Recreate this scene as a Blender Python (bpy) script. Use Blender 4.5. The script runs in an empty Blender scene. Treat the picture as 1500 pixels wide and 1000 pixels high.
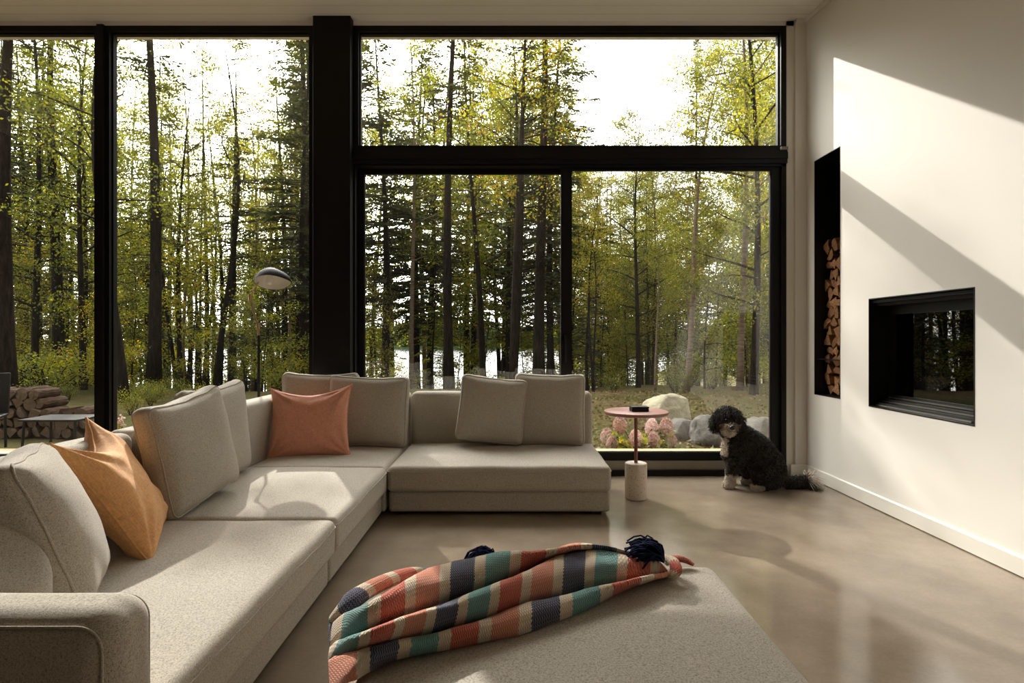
import bpy, bmesh, math, random
import numpy as np
from mathutils import Vector, Matrix, noise

F, H, CX, CY = 850.0, 1.15, 750.0, 496.0        # focal length in pixels, eye height, principal point
scene = bpy.context.scene
COL = scene.collection
pi = math.pi

def at(px, py, D):
    return Vector(((px - CX) / F * D, D, H - (py - CY) / F * D))
def on(px, py, z):
    D = (H - z) * F / (py - CY)
    return Vector(((px - CX) / F * D, D, z))

# ------------------------------------------------------------------ objects
def empty(name, loc=(0, 0, 0), rotz=0.0, parent=None):
    o = bpy.data.objects.new(name, None)
    o.empty_display_size = 0.1
    o.location = loc
    o.rotation_euler = (0, 0, rotz)
    COL.objects.link(o)
    if parent: o.parent = parent
    return o
def tag(o, label, cat, group=None):
    o['label'] = label; o['category'] = cat
    if group: o['group'] = group
    return o
def thing(name, label, cat, loc=(0, 0, 0), rotz=0.0, group=None):
    return tag(empty(name, loc, rotz), label, cat, group)
def struct(o):
    o['kind'] = 'structure'; return o
def stuff(o):
    o['kind'] = 'stuff'; return o

class MB:
    """collects geometry for ONE mesh object"""
    def __init__(s):
        s.v = []; s.f = []; s.m = []; s.uv = None
    def add(s, vs, fs, m=0, M=None):
        b = len(s.v)
        if M is not None: vs = [M @ Vector(p) for p in vs]
        s.v.extend(tuple(p) for p in vs)
        s.f.extend(tuple(i + b for i in f) for f in fs)
        s.m.extend([m] * len(fs))
        return s
    def box(s, x0, x1, y0, y1, z0, z1, m=0, M=None):
        vs = [(x0,y0,z0),(x1,y0,z0),(x1,y1,z0),(x0,y1,z0),(x0,y0,z1),(x1,y0,z1),(x1,y1,z1),(x0,y1,z1)]
        fs = [(0,3,2,1),(4,5,6,7),(0,1,5,4),(1,2,6,5),(2,3,7,6),(3,0,4,7)]
        return s.add(vs, fs, m, M)
    def tube(s, pts, rad, n=8, m=0, caps=True, closed=False):
        pts = [Vector(p) for p in pts]
        if not hasattr(rad, '__len__'): rad = [rad] * len(pts)
        vs = []; fs = []
        k = len(pts); prev = None
        for i, p in enumerate(pts):
            if closed: t = pts[(i+1) % k] - pts[i-1]
            else: t = pts[min(i+1, k-1)] - pts[max(i-1, 0)]
            if t.length < 1e-9: t = Vector((0,0,1))
            t.normalize()
            if prev is None:
                a = Vector((0,0,1)) if abs(t.z) < .9 else Vector((1,0,0))
                u = t.cross(a).normalized()
            else:
                u = (prev - t * prev.dot(t))
                u = u.normalized() if u.length > 1e-6 else t.cross(Vector((1,0,0))).normalized()
            prev = u
            w = t.cross(u)
            for j in range(n):
                a = 2*pi*j/n
                vs.append(p + (u*math.cos(a) + w*math.sin(a)) * rad[i])
        rings = k if closed else k-1
        for i in range(rings):
            for j in range(n):
                a, b = i*n + j, i*n + (j+1) % n
                c, d = ((i+1) % k)*n + (j+1) % n, ((i+1) % k)*n + j
                fs.append((a, b, c, d))
        if caps and not closed:
            fs.append(tuple(range(n-1, -1, -1)))
            fs.append(tuple((k-1)*n + j for j in range(n)))
        return s.add(vs, fs, m)
    def lathe(s, prof, n=48, m=0, M=None):
        vs = []; fs = []
        for r, z in prof:
            for j in range(n):
                a = 2*pi*j/n
                vs.append((r*math.cos(a), r*math.sin(a), z))
        for i in range(len(prof)-1):
            for j in range(n):
                fs.append((i*n+j, i*n+(j+1) % n, (i+1)*n+(j+1) % n, (i+1)*n+j))
        fs.append(tuple(range(n-1, -1, -1))); k = len(prof)-1
        fs.append(tuple(k*n+j for j in range(n)))
        return s.add(vs, fs, m, M)
    def build(s, name, mats, parent=None, smooth=False, angle=None):
        me = bpy.data.meshes.new(name)
        me.from_pydata([tuple(p) for p in s.v], [], s.f)
        if not isinstance(mats, (list, tuple)): mats = [mats]
        for m in mats: me.materials.append(m)
        if len(mats) > 1: me.polygons.foreach_set('material_index', s.m)
        if smooth:
            me.polygons.foreach_set('use_smooth', [True]*len(me.polygons))
        if smooth and angle: 
            me.set_sharp_from_angle(angle=angle)
        me.update()
        o = bpy.data.objects.new(name, me)
        COL.objects.link(o)
        if parent: o.parent = parent
        return o

def rbox(w, d, h, r, m=6, k=4, fn=None):
    """rounded box centred on the origin, with points spread over its faces"""
    half = (w/2, d/2, h/2)
    ax = []
    for a in half:
        ri = min(r, a*.999)
        inner = a - ri
        arc = [math.tan(pi/4*i/k) for i in range(k+1)]
        L = [-(inner + ri*t) for t in reversed(arc)]
        mm = max(2, m)
        L += [-inner + 2*inner*i/mm for i in range(1, mm)] if inner > 1e-4 else []
        L += [inner + ri*t for t in arc]
        ax.append((L, inner, ri))
    idx = {}; vs = []; fs = []
    def vert(p):
        key = tuple(round(q, 6) for q in p)
        if key in idx: return idx[key]
        c = Vector([max(-ax[i][1], min(ax[i][1], p[i])) for i in range(3)])
        dv = Vector(p) - c
        q = c + dv.normalized()*min(r, *half) if dv.length > 1e-9 else Vector(p)
        if fn: q = Vector(fn(q))
        idx[key] = len(vs); vs.append(tuple(q)); return idx[key]
    for i in range(3):
        j, l = (i+1) % 3, (i+2) % 3
        A, B = ax[j][0], ax[l][0]
        for sgn in (-1, 1):
            for a in range(len(A)-1):
                for b in range(len(B)-1):
                    q = []
                    for (ua, ub) in ((a,b),(a+1,b),(a+1,b+1),(a,b+1)):
                        p = [0,0,0]; p[i] = sgn*half[i]; p[j] = A[ua]; p[l] = B[ub]
                        q.append(vert(p))
                    if sgn < 0: q.reverse()
                    if len(set(q)) == 4: fs.append(tuple(q))
    return vs, fs

def rr_loop(w, h, r, n=10):
    pts = []
    for (sx, sy, a0) in ((1,1,0),(-1,1,pi/2),(-1,-1,pi),(1,-1,1.5*pi)):
        for i in range(n+1):
            a = a0 + pi/2*i/n
            pts.append((sx*(w/2-r) + r*math.cos(a), sy*(h/2-r) + r*math.sin(a)))
    out = []
    for i, p in enumerate(pts):
        q = pts[(i+1) % len(pts)]
        out.append(p)
        L = math.hypot(q[0]-p[0], q[1]-p[1])
        for s in range(1, int(L/.03)):
            t = s/int(L/.03); out.append((p[0]+(q[0]-p[0])*t, p[1]+(q[1]-p[1])*t))
    return out

def nz(p, s, seed=0.0):
    return noise.noise(Vector((p[0]*s + seed, p[1]*s - seed*1.7, p[2]*s + seed*.6)))

# ------------------------------------------------------------------ materials
class NT:
    def __init__(s, name):
        s.mat = bpy.data.materials.new(name); s.mat.use_nodes = True
        s.t = s.mat.node_tree; s.n = s.t.nodes; s.n.clear()
        s.out = s.n.new('ShaderNodeOutputMaterial')
    def new(s, typ, **kw):
        x = s.n.new(typ)
        for k, v in kw.items():
            if k.startswith('i_'):
                x.inputs[k[2:].replace('_', ' ')].default_value = v
            else: setattr(x, k, v)
        return x
    def link(s, a, b): s.t.links.new(a, b)
    def ramp(s, fac, stops, interp='LINEAR'):
        r = s.n.new('ShaderNodeValToRGB'); r.color_ramp.interpolation = interp
        e = r.color_ramp.elements
        while len(e) < len(stops): e.new(.5)
        for el, (p, c) in zip(e, stops):
            el.position = p; el.color = (*c, 1) if len(c) == 3 else c
        s.link(fac, r.inputs['Fac']); return r.outputs['Color']
    def noise(s, vec, scale, detail=2.0, rough=.5, dist=0.0):
        x = s.n.new('ShaderNodeTexNoise'); x.inputs['Scale'].default_value = scale
        x.inputs['Detail'].default_value = detail; x.inputs['Roughness'].default_value = rough
        x.inputs['Distortion'].default_value = dist
        if vec is not None: s.link(vec, x.inputs['Vector'])
        return x.outputs['Fac']
    def math(s, op, a, b=None, c=None, clamp=False):
        x = s.n.new('ShaderNodeMath'); x.operation = op; x.use_clamp = clamp
        for i, q in enumerate((a, b, c)):
            if q is None: continue
            if isinstance(q, (int, float)): x.inputs[i].default_value = q
            else: s.link(q, x.inputs[i])
        return x.outputs[0]
    def mix(s, fac, a, b, blend='MIX'):
        x = s.n.new('ShaderNodeMix'); x.data_type = 'RGBA'; x.blend_type = blend
        for sock, q in ((x.inputs[0], fac), (x.inputs[6], a), (x.inputs[7], b)):
            if isinstance(q, (int, float)): sock.default_value = q
            elif isinstance(q, tuple): sock.default_value = (*q, 1) if len(q) == 3 else q
            else: s.link(q, sock)
        return x.outputs[2]
    def coord(s, which='Object'):
        return s.n.new('ShaderNodeTexCoord').outputs[which]
    def mapping(s, vec, scale=(1,1,1), rot=(0,0,0)):
        m = s.n.new('ShaderNodeMapping'); m.inputs['Scale'].default_value = scale
        m.inputs['Rotation'].default_value = rot
        s.link(vec, m.inputs['Vector']); return m.outputs[0]
    def bump(s, h, strength=.3, dist=.01):
        b = s.n.new('ShaderNodeBump'); b.inputs['Strength'].default_value = strength
        b.inputs['Distance'].default_value = dist; s.link(h, b.inputs['Height']); return b.outputs[0]
    def principled(s, color, rough=.5, normal=None, metal=0.0, spec=.5, sheen=0.0, coat=0.0, coat_rough=.1):
        p = s.n.new('ShaderNodeBsdfPrincipled')
        for sock, q in ((p.inputs['Base Color'], color), (p.inputs['Roughness'], rough), (p.inputs['Metallic'], metal)):
            if isinstance(q, (int, float)): sock.default_value = q
            elif isinstance(q, tuple): sock.default_value = (*q, 1)
            else: s.link(q, sock)
        p.inputs['Specular IOR Level'].default_value = spec
        p.inputs['Sheen Weight'].default_value = sheen
        p.inputs['Coat Weight'].default_value = coat
        p.inputs['Coat Roughness'].default_value = coat_rough
        if normal is not None: s.link(normal, p.inputs['Normal'])
        s.link(p.outputs[0], s.out.inputs['Surface']); return p

def srgb(r, g, b):
    def f(c):
        c /= 255.0
        return c/12.92 if c <= .04045 else ((c+.055)/1.055)**2.4
    return (f(r), f(g), f(b))

def m_plain(name, col, rough=.5, metal=0.0, spec=.5, var=.12, scale=12, bump=0.0, bscale=80):
    t = NT(name); co = t.coord()
    c = t.mix(t.noise(co, scale, 3), tuple(x*(1-var) for x in col), tuple(min(1, x*(1+var)) for x in col))
    nrm = t.bump(t.noise(co, bscale, 3), bump, .004) if bump else None
    t.principled(c, rough, nrm, metal, spec); return t.mat

def m_fabric(name, dark, mid, light, scale=1.0, bump=.35, stops=(.24, .45, .75)):
    t = NT(name); co = t.coord()
    warp = t.noise(t.mapping(co, (1, 1, .30)), 640*scale, 2, .7)
    weft = t.noise(t.mapping(co, (.30, .30, 1)), 640*scale, 2, .7)
    h = t.math('MULTIPLY', t.math('ADD', warp, weft), .5)
    hc = t.math('ADD', t.math('MULTIPLY', t.math('SUBTRACT', h, .5), 1.9), .5, clamp=True)
    c = t.ramp(hc, [(stops[0], dark), (stops[1], mid), (stops[2], light)])
    c = t.mix(t.math('MULTIPLY', t.noise(co, 5, 3), .22), c, tuple(x*.8 for x in mid))
    t.principled(c, .92, t.bump(h, bump, .003), 0, .2, sheen=.12); return t.mat

def m_linen(name, col, bump=.3):
    t = NT(name); co = t.coord()
    w = t.noise(t.mapping(co, (1, .25, .12)), 380, 2); v = t.noise(t.mapping(co, (.12, .25, 1)), 380, 2)
    h = t.math('MULTIPLY', t.math('ADD', w, v), .5)
    c = t.ramp(h, [(.3, tuple(x*.72 for x in col)), (.7, tuple(min(1, x*1.2) for x in col))])
    wr = t.noise(co, 16, 4, .6)
    nrm = t.bump(t.math('ADD', t.math('MULTIPLY', h, .25), wr), bump, .012)
    t.principled(c, .85, nrm, 0, .2, sheen=.15); return t.mat

M = {}
M['sofa'] = m_fabric('heathered_grey_fabric', srgb(104, 97, 86), srgb(176, 168, 154), srgb(206, 198, 185))
M['cushion'] = m_fabric('heathered_grey_cushion_fabric', srgb(100, 94, 84), srgb(172, 164, 150), srgb(200, 192, 179))
M['mustard'] = m_linen('mustard_linen', srgb(216, 160, 104))
M['terracotta'] = m_linen('terracotta_linen', srgb(216, 152, 126))
M['black_frame'] = m_plain('black_aluminium', (.0055, .0052, .0045), .5, 0, .22)
M['black_matte'] = m_plain('matte_black_paint', (.012, .0115, .010), .6, 0, .3)
M['black_steel'] = m_plain('black_steel', (.006, .006, .006), .42, 0, .4)
M['white_inner'] = m_plain('white_lacquer', (.78, .76, .70), .5)
M['brass'] = m_plain('brushed_brass', (.62, .36, .19), .32, 1.0)
M['rust'] = m_plain('rust_red_powder_coat', srgb(132, 78, 64), .45)
M['rust_top'] = m_plain('rust_red_table_lacquer', srgb(158, 108, 96), .42)
M['steel_rail'] = m_plain('brushed_steel', (.45, .43, .40), .28, 1.0)
M['grey_sill'] = m_plain('grey_aluminium_sill', srgb(135, 128, 112), .5)
M['ext_sill'] = m_plain('pale_exterior_sill', srgb(205, 190, 150), .6)

def wall_paint():
    t = NT('warm_white_plaster'); co = t.coord()
    c = t.mix(t.noise(co, 1.3, 3), srgb(226, 222, 213), srgb(232, 228, 220))
    t.principled(c, .62, t.bump(t.noise(co, 160, 2), .05, .002), 0, .3); return t.mat
M['wall'] = wall_paint()
M['dark_wall'] = m_plain('low_bounce_dark_wall', srgb(84, 72, 60), .6)  # for the unseen walls, coloured dark to cut bounce light in the room
M['baseboard'] = m_plain('white_semi_gloss_trim', srgb(226, 222, 212), .35, 0, .5, .02)

def ceiling_mat():
    t = NT('painted_ceiling_boards'); co = t.coord()
    sep = t.new('ShaderNodeSeparateXYZ'); t.link(co, sep.inputs[0])
    fr = t.math('FRACT', t.math('DIVIDE', sep.outputs[1], .14))
    line = t.math('LESS_THAN', fr, .035)
    c = t.mix(line, t.mix(t.noise(t.mapping(co, (.6, 9, 1)), 4, 3), srgb(232, 228, 222), srgb(240, 236, 230)), srgb(186, 178, 166))
    hgt = t.math('SUBTRACT', 1.0, line)
    t.principled(c, .55, t.bump(hgt, .4, .004), 0, .3); return t.mat
M['ceiling'] = ceiling_mat()

def floor_mat():
    t = NT('polished_concrete'); co = t.coord()
    big = t.noise(co, .9, 5, .6, .4); mid = t.noise(co, 5, 5, .6); fine = t.noise(co, 70, 3, .6)
    h = t.math('ADD', t.math('MULTIPLY', big, .55), t.math('MULTIPLY', mid, .30))
    h = t.math('ADD', h, t.math('MULTIPLY', fine, .15))
    c = t.ramp(h, [(.33, srgb(120, 107, 92)), (.5, srgb(140, 126, 109)), (.68, srgb(158, 143, 126))])
    sp = t.math('GREATER_THAN', t.noise(co, 190, 1), .70)
    c = t.mix(t.math('MULTIPLY', sp, .25), c, srgb(100, 86, 70))
    ro = t.math('ADD', t.math('MULTIPLY', mid, .14), .055)
    t.principled(c, ro, t.bump(mid, .03, .002), 0, .5); return t.mat
M['floor'] = floor_mat()

def glass_mat(name, tint=(1,1,1), dirt=.05, boost=1.0, smear=False):
    t = NT(name)
    lw = t.new('ShaderNodeLayerWeight'); lw.inputs['Blend'].default_value = .5
    f = t.math('POWER', lw.outputs['Facing'], 5.0)
    f = t.math('ADD', t.math('MULTIPLY', f, .9), .045*boost, clamp=True)
    tr = t.new('ShaderNodeBsdfTransparent'); tr.inputs[0].default_value = (*tint, 1)
    gl = t.new('ShaderNodeBsdfGlossy'); gl.inputs['Roughness'].default_value = .01
    gl.inputs['Color'].default_value = (1, 1, 1, 1)
    mx = t.new('ShaderNodeMixShader'); t.link(f, mx.inputs[0]); t.link(tr.outputs[0], mx.inputs[1]); t.link(gl.outputs[0], mx.inputs[2])
    res = mx.outputs[0]
    if dirt:
        co = t.coord()
        d = t.math('POWER', t.noise(t.mapping(co, (1, 1, .45)), 1.7, 5, .65), 3.0)
        d = t.math('MULTIPLY', d, dirt)
        if smear:
            sep = t.new('ShaderNodeSeparateXYZ'); t.link(co, sep.inputs[0])
            # a wiped streak low on the pane: a slanted band, broken up by noise
            u = t.math('ADD', t.math('SUBTRACT', sep.outputs[0], 2.02), t.math('MULTIPLY', t.math('SUBTRACT', sep.outputs[2], 1.6), -.18))
            band = t.math('SUBTRACT', 1.0, t.math('DIVIDE', t.math('ABSOLUTE', u), .26), clamp=True)
            vz = t.math('SUBTRACT', 1.0, t.math('DIVIDE', t.math('ABSOLUTE', t.math('SUBTRACT', sep.outputs[2], 1.45)), .85), clamp=True)
            st = t.noise(t.mapping(co, (9, 1, 1.2), (0, .25, 0)), 1.0, 5, .65)
            d = t.math('ADD', d, t.math('MULTIPLY', t.math('MULTIPLY', band, vz), t.math('MULTIPLY', t.math('POWER', st, 2.6), .24)))
        tl = t.new('ShaderNodeBsdfTranslucent'); tl.inputs[0].default_value = (.9, .9, .88, 1)
        m2 = t.new('ShaderNodeMixShader'); t.link(d, m2.inputs[0]); t.link(res, m2.inputs[1]); t.link(tl.outputs[0], m2.inputs[2])
        res = m2.outputs[0]
    t.link(res, t.out.inputs['Surface']); return t.mat
M['glass'] = glass_mat('window_glass', (.985, .99, .985), .006)
M['glass_smear'] = glass_mat('streaked_window_glass', (.985, .99, .985), .008, 1.0, True)
M['fire_glass'] = glass_mat('smoked_fireplace_glass', (.16, .14, .11), 0, 2.4)

def terrazzo():
    t = NT('cream_terrazzo'); co = t.coord()
    v = t.new('ShaderNodeTexVoronoi'); v.inputs['Scale'].default_value = 75; t.link(co, v.inputs['Vector'])
    chip = t.math('LESS_THAN', v.outputs['Distance'], .26)
    sel = t.new('ShaderNodeSeparateColor'); t.link(v.outputs['Color'], sel.inputs[0])
    chip = t.math('MULTIPLY', chip, t.math('GREATER_THAN', sel.outputs[0], .55))
    cc = t.ramp(sel.outputs[1], [(0, srgb(150, 110, 90)), (.5, srgb(185, 150, 125)), (1, srgb(120, 95, 80))])
    c = t.mix(chip, t.mix(t.noise(co, 30, 3), srgb(205, 192, 175), srgb(220, 208, 192)), cc)
    t.principled(c, .5, None, 0, .4); return t.mat
M['terrazzo'] = terrazzo()
# ------------------------------------------------------------------ the room
WX = 2.465            # right wall
YW = 4.88             # inner face of the window frames
ZC, SL = 3.825, .08   # ceiling height at the window, its fall per metre into the room
XL, YB = -6.2, -3.4
s_ = YW / F
def fx(px): return (px - CX) * s_
def fz(py): return H - (py - CY) * s_
def zc(y): return ZC - SL*(4.9 - y)

b = MB(); b.box(XL-.2, WX+.02, YB-.2, 5.03, -.15, 0); struct(b.build('floor', M['floor']))
b = MB()
vs = [(XL-.2,YB-.2,zc(YB-.2)),(WX+.7,YB-.2,zc(YB-.2)),(WX+.7,5.25,zc(5.25)),(XL-.2,5.25,zc(5.25))]
vs += [(x,y,z+.25) for x,y,z in vs]
b.add(vs, [(0,1,2,3),(7,6,5,4),(0,4,5,1),(1,5,6,2),(2,6,7,3),(3,7,4,0)])
struct(b.build('ceiling', M['ceiling']))

# right wall with two openings: niche and fireplace
NY0, NY1, NZ0, NZ1 = 4.356, 4.73, .697, 2.596
FY0, FY1, FZ0, FZ1 = 3.090, 4.009, .683, 1.426
b = MB()
T = 4.1
def wq(y0, y1, z0, z1): b.box(WX, WX+.12, y0, y1, z0, z1)
wq(YB-.2, FY0, -.1, T); wq(FY0, FY1, -.1, FZ0); wq(FY0, FY1, FZ1, T); wq(FY1, NY0, -.1, T)
wq(NY0, NY1, -.1, NZ0); wq(NY0, NY1, NZ1, T); wq(NY1, 5.03, -.1, T)
struct(b.build('wall_right', M['wall']))
b = MB(); b.box(WX+.62, WX+.7, YB-.2, 5.03, -.1, T); b.box(WX+.12, WX+.7, 4.95, 5.03, -.1, T)
struct(b.build('wall_light_shell', M['wall']))  # unseen shell added to keep outside light out of the niche
b = MB(); b.box(XL-.2, XL, YB-.2, 5.03, -.1, T); struct(b.build('wall_left', M['dark_wall']))
b = MB(); b.box(XL-.2, WX+.7, YB-.2, YB, -.1, T); struct(b.build('wall_back', M['dark_wall']))
# the narrow white return beside the window, and the header over it
b = MB(); b.box(fx(1163), WX, 4.855, 5.03, -.1, T); b.box(fx(1152), fx(1163), 4.885, 5.03, -.1, T)
struct(b.build('wall_window', M['wall']))
b = MB(); b.box(XL, WX, 4.885, 5.03, fz(37.5), T); struct(b.build('trim_1', M['wall']))
b = MB(); b.box(WX-.03, WX, YB, 4.855, 0, .012)
b = MB()
def bevelled_strip(b, p0, p1, nrm, h=.10, t=.014):
    p0, p1, nrm = Vector(p0), Vector(p1), Vector(nrm)
    prof = [(0, .006), (t, .006), (t, h-.006), (t-.006, h), (0, h)]
    vs = []
    for p in (p0, p1):
        vs += [p + nrm*a + Vector((0,0,z)) for a, z in prof]
    n = len(prof)
    b.add(vs, [(i, (i+1) % n, n+(i+1) % n, n+i) for i in range(n)] + [tuple(range(n-1,-1,-1)), tuple(range(n, 2*n))])
bevelled_strip(b, (WX, YB, 0), (WX, 4.855, 0), (-1, 0, 0))
struct(b.build('baseboard_right', M['baseboard']))
b = MB(); bevelled_strip(b, (WX, 4.855, 0), (fx(1156), 4.855, 0), (0, -1, 0))
struct(b.build('baseboard_window', M['baseboard']))
b = MB()
vs = []
for y in (YB, 4.855):
    vs += [(WX, y, zc(y)+.01), (WX, y, zc(y)-.028), (WX-.008, y, zc(y)-.028), (WX-.022, y, zc(y)-.012), (WX-.022, y, zc(y)+.01)]
b.add(vs, [(i, (i+1) % 5, 5+(i+1) % 5, 5+i) for i in range(5)] + [(4,3,2,1,0), (5,6,7,8,9)])
b.box(fx(1163), WX, 4.83, 4.856, zc(4.85)-.028, zc(4.85)+.01)
struct(b.build('trim_2', M['wall']))

# black post in front of the windows
b = MB(); vs, fs = rbox(fx(513)*4.79/YW - fx(458)*4.79/YW, .24, 4.1, .004, 1, 2)
b.add(vs, fs, 0, Matrix.Translation(((fx(513)+fx(458))/2*4.79/YW, 4.79+.12, 2.05-.02)))
struct(b.build('column', M['black_frame']))

def frame_bars(b, x0, x1, z0, z1, wl, wr, wt, wb, y0=YW, y1=4.98):
    b.box(x0, x0+wl, y0, y1, z0, z1); b.box(x1-wr, x1, y0, y1, z0, z1)
    b.box(x0+wl, x1-wr, y0, y1, z1-wt, z1); b.box(x0+wl, x1-wr, y0, y1, z0, z0+wb)
def window(name, x0, x1, z0, z1, w, glass='glass', wb=None):
    e = struct(empty(name, ((x0+x1)/2, YW, z0)))
    o = e.location
    b = MB(); wl, wr, wt, wb_ = w
    frame_bars(b, x0-o.x, x1-o.x, 0, z1-z0, wl, wr, wt, wb_, 0, .10)
    # inner glazing bead, a step nearer the pane
    i = .012
    frame_bars(b, x0+wl-o.x-.001, x1-wr-o.x+.001, wb_-.001, z1-z0-wt+.001, i, i, i, i, .035, .075)
    f = b.build('window_frame', M['black_frame'], e)
    b = MB(); b.box(x0+wl*.5-o.x, x1-wr*.5-o.x, .052, .060, wb_*.5, z1-z0-wt*.5)
    b.build('pane', M[glass], e)
    return e
ZT = fz(37.5)
xm0, xm1 = fx(138), fx(160)
xcol = fx(463)
window('window_1', -5.25, xm0+.05, .0, ZT, (.05, .05, .045, .16))
window('window_2', xm1-.05, xcol, .0, ZT, (.05, .06, .045, .16))
window('window_3', XL, -5.25, .0, ZT, (.05, .05, .045, .16))
b = MB(); b.box(xm0+.05, xm1-.05, YW-.0, 5.02, 0, ZT); b.box(xm0+.035, xm1-.035, YW-.025, YW, 0, ZT)
struct(b.build('trim_3', M['black_frame']))
xr0, xr1 = fx(514), fx(1152)
ztr0, ztr1 = fz(243), fz(213)
window('window_4', xr0, xr1, ztr1-.035, ZT, (fx(525)-fx(514), fx(1152)-fx(1144), .045, .035))
b = MB(); b.box(xr0, xr1, YW-.02, 5.02, ztr0+.02, ztr1-.035); b.box(xr0, xr1, YW-.03, YW, ztr0+.055, ztr1-.06)
struct(b.build('trim_4', M['black_frame']))
# small vent cover at the end of the transom
b = MB(); b.box(fx(1141), fx(1151), YW-.045, YW-.02, fz(221), fz(217)); struct(b.build('trim_5', M['grey_sill']))
# sliding door: fixed leaf and sliding leaf in their outer frame
d = struct(empty('door_1', ((xr0+xr1)/2, YW, 0))); o = d.location
zb, ztd = fz(677), ztr0+.02
b = MB()
b.box(xr0-o.x, xr0+.035-o.x, 0, .15, 0, ztd); b.box(xr1-.04-o.x, xr1-o.x, 0, .15, 0, ztd)
b.box(xr0-o.x, xr1-o.x, .0, .15, ztd-.02, ztd)
b.build('door_frame', M['black_frame'], d)
b = MB(); b.box(xr0-o.x, xr1-o.x, -.022, .02, .002, fz(688)); b.box(xr0-o.x, xr1-o.x, .02, .15, .0, .05)
for yy in (.05, .10): b.box(xr0-o.x, xr1-o.x, yy-.004, yy+.004, .05, .062)
b.build('door_track', M['black_frame'], d)
b = MB(); b.box(xr0+.035-o.x, xr1-.04-o.x, .012, .03, fz(688), zb+.01); b.build('door_sill', M['grey_sill'], d)
xm = fx(830)
def leaf(x0, x1, y0, wl, wr, wt, wb, glass):
    b = MB(); frame_bars(b, x0-o.x, x1-o.x, .062, ztd-.02, wl, wr, wt, wb, y0, y0+.05)
    frame_bars(b, x0+wl-o.x-.001, x1-wr-o.x+.001, wb+.061, ztd-.02-wt+.001, .008, .008, .008, .008, y0+.012, y0+.04)
    lf = b.build('door_leaf', M['black_frame'], d)
    b = MB(); b.box(x0+wl*.5-o.x, x1-wr*.5-o.x, y0+.021, y0+.029, wb*.5+.062, ztd-.02-wt*.5); b.build('pane', M[glass], lf)
    return lf
leaf(xr0+.03, fx(838), .085, .055, .07, .035, .125, 'glass')
lf = leaf(fx(822), xr1-.035, .03, .088, .075, .02, .125, 'glass_smear')
b = MB(); b.box(fx(829)-.008-o.x, fx(829)+.008-o.x, .004, .03, .95, 1.18); b.build('door_handle', M['black_steel'], lf)
b = MB(); b.box(XL, WX, 5.03, 5.16, .10, .155); b.box(XL, WX, 5.03, 5.10, -.3, .1)
struct(b.build('trim_6', M['ext_sill']))

# ------------------------------------------------------------------ firewood niche
n = thing('firewood_niche', 'tall black steel-lined niche holding stacked firewood in the white wall', 'log niche', (WX, (NY0+NY1)/2, NZ0))
o = n.location; dp = .42
b = MB(); t = .004
y0, y1, z1 = NY0-o.y, NY1-o.y, NZ1-NZ0
b.box(-.001, dp, y0, y0+t, 0, z1); b.box(-.001, dp, y1-t, y1, 0, z1); b.box(-.001, dp, y0+t, y1-t, 0, t); b.box(-.001, dp, y0+t, y1-t, z1-t, z1)
b.box(dp, dp+t, y0, y1, 0, z1); b.build('liner', M['black_steel'], n)
b = MB(); b.box(.02, dp-.01, y0+t, y1-t, .285, .291); b.build('shelf', M['black_steel'], n)

def wood_mats():
    t = NT('split_wood_grain'); co = t.coord()
    g = t.noise(t.mapping(co, (3, 40, 40)), 2.0, 5, .6)
    c = t.ramp(g, [(.3, srgb(120, 82, 54)), (.5, srgb(170, 124, 86)), (.7, srgb(198, 156, 114))])
    oi = t.new('ShaderNodeObjectInfo')
    c = t.mix(t.math('MULTIPLY', oi.outputs['Random'], .55), c, srgb(110, 74, 52))
    t.principled(c, .85, t.bump(g, .5, .006), 0, .2)
    u = NT('log_bark'); co = u.coord()
    g = u.noise(u.mapping(co, (6, 30, 30)), 1.6, 6, .7)
    c = u.ramp(g, [(.3, srgb(40, 30, 24)), (.55, srgb(86, 68, 54)), (.8, srgb(130, 110, 92))])
    u.principled(c, .95, u.bump(g, .9, .012), 0, .1)
    return t.mat, u.mat
M['split'], M['bark_log'] = wood_mats()
M['split_grey'] = m_plain('weathered_cut_wood', srgb(112, 96, 80), .9, 0, .15, .35, 30, .4, 90)

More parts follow.
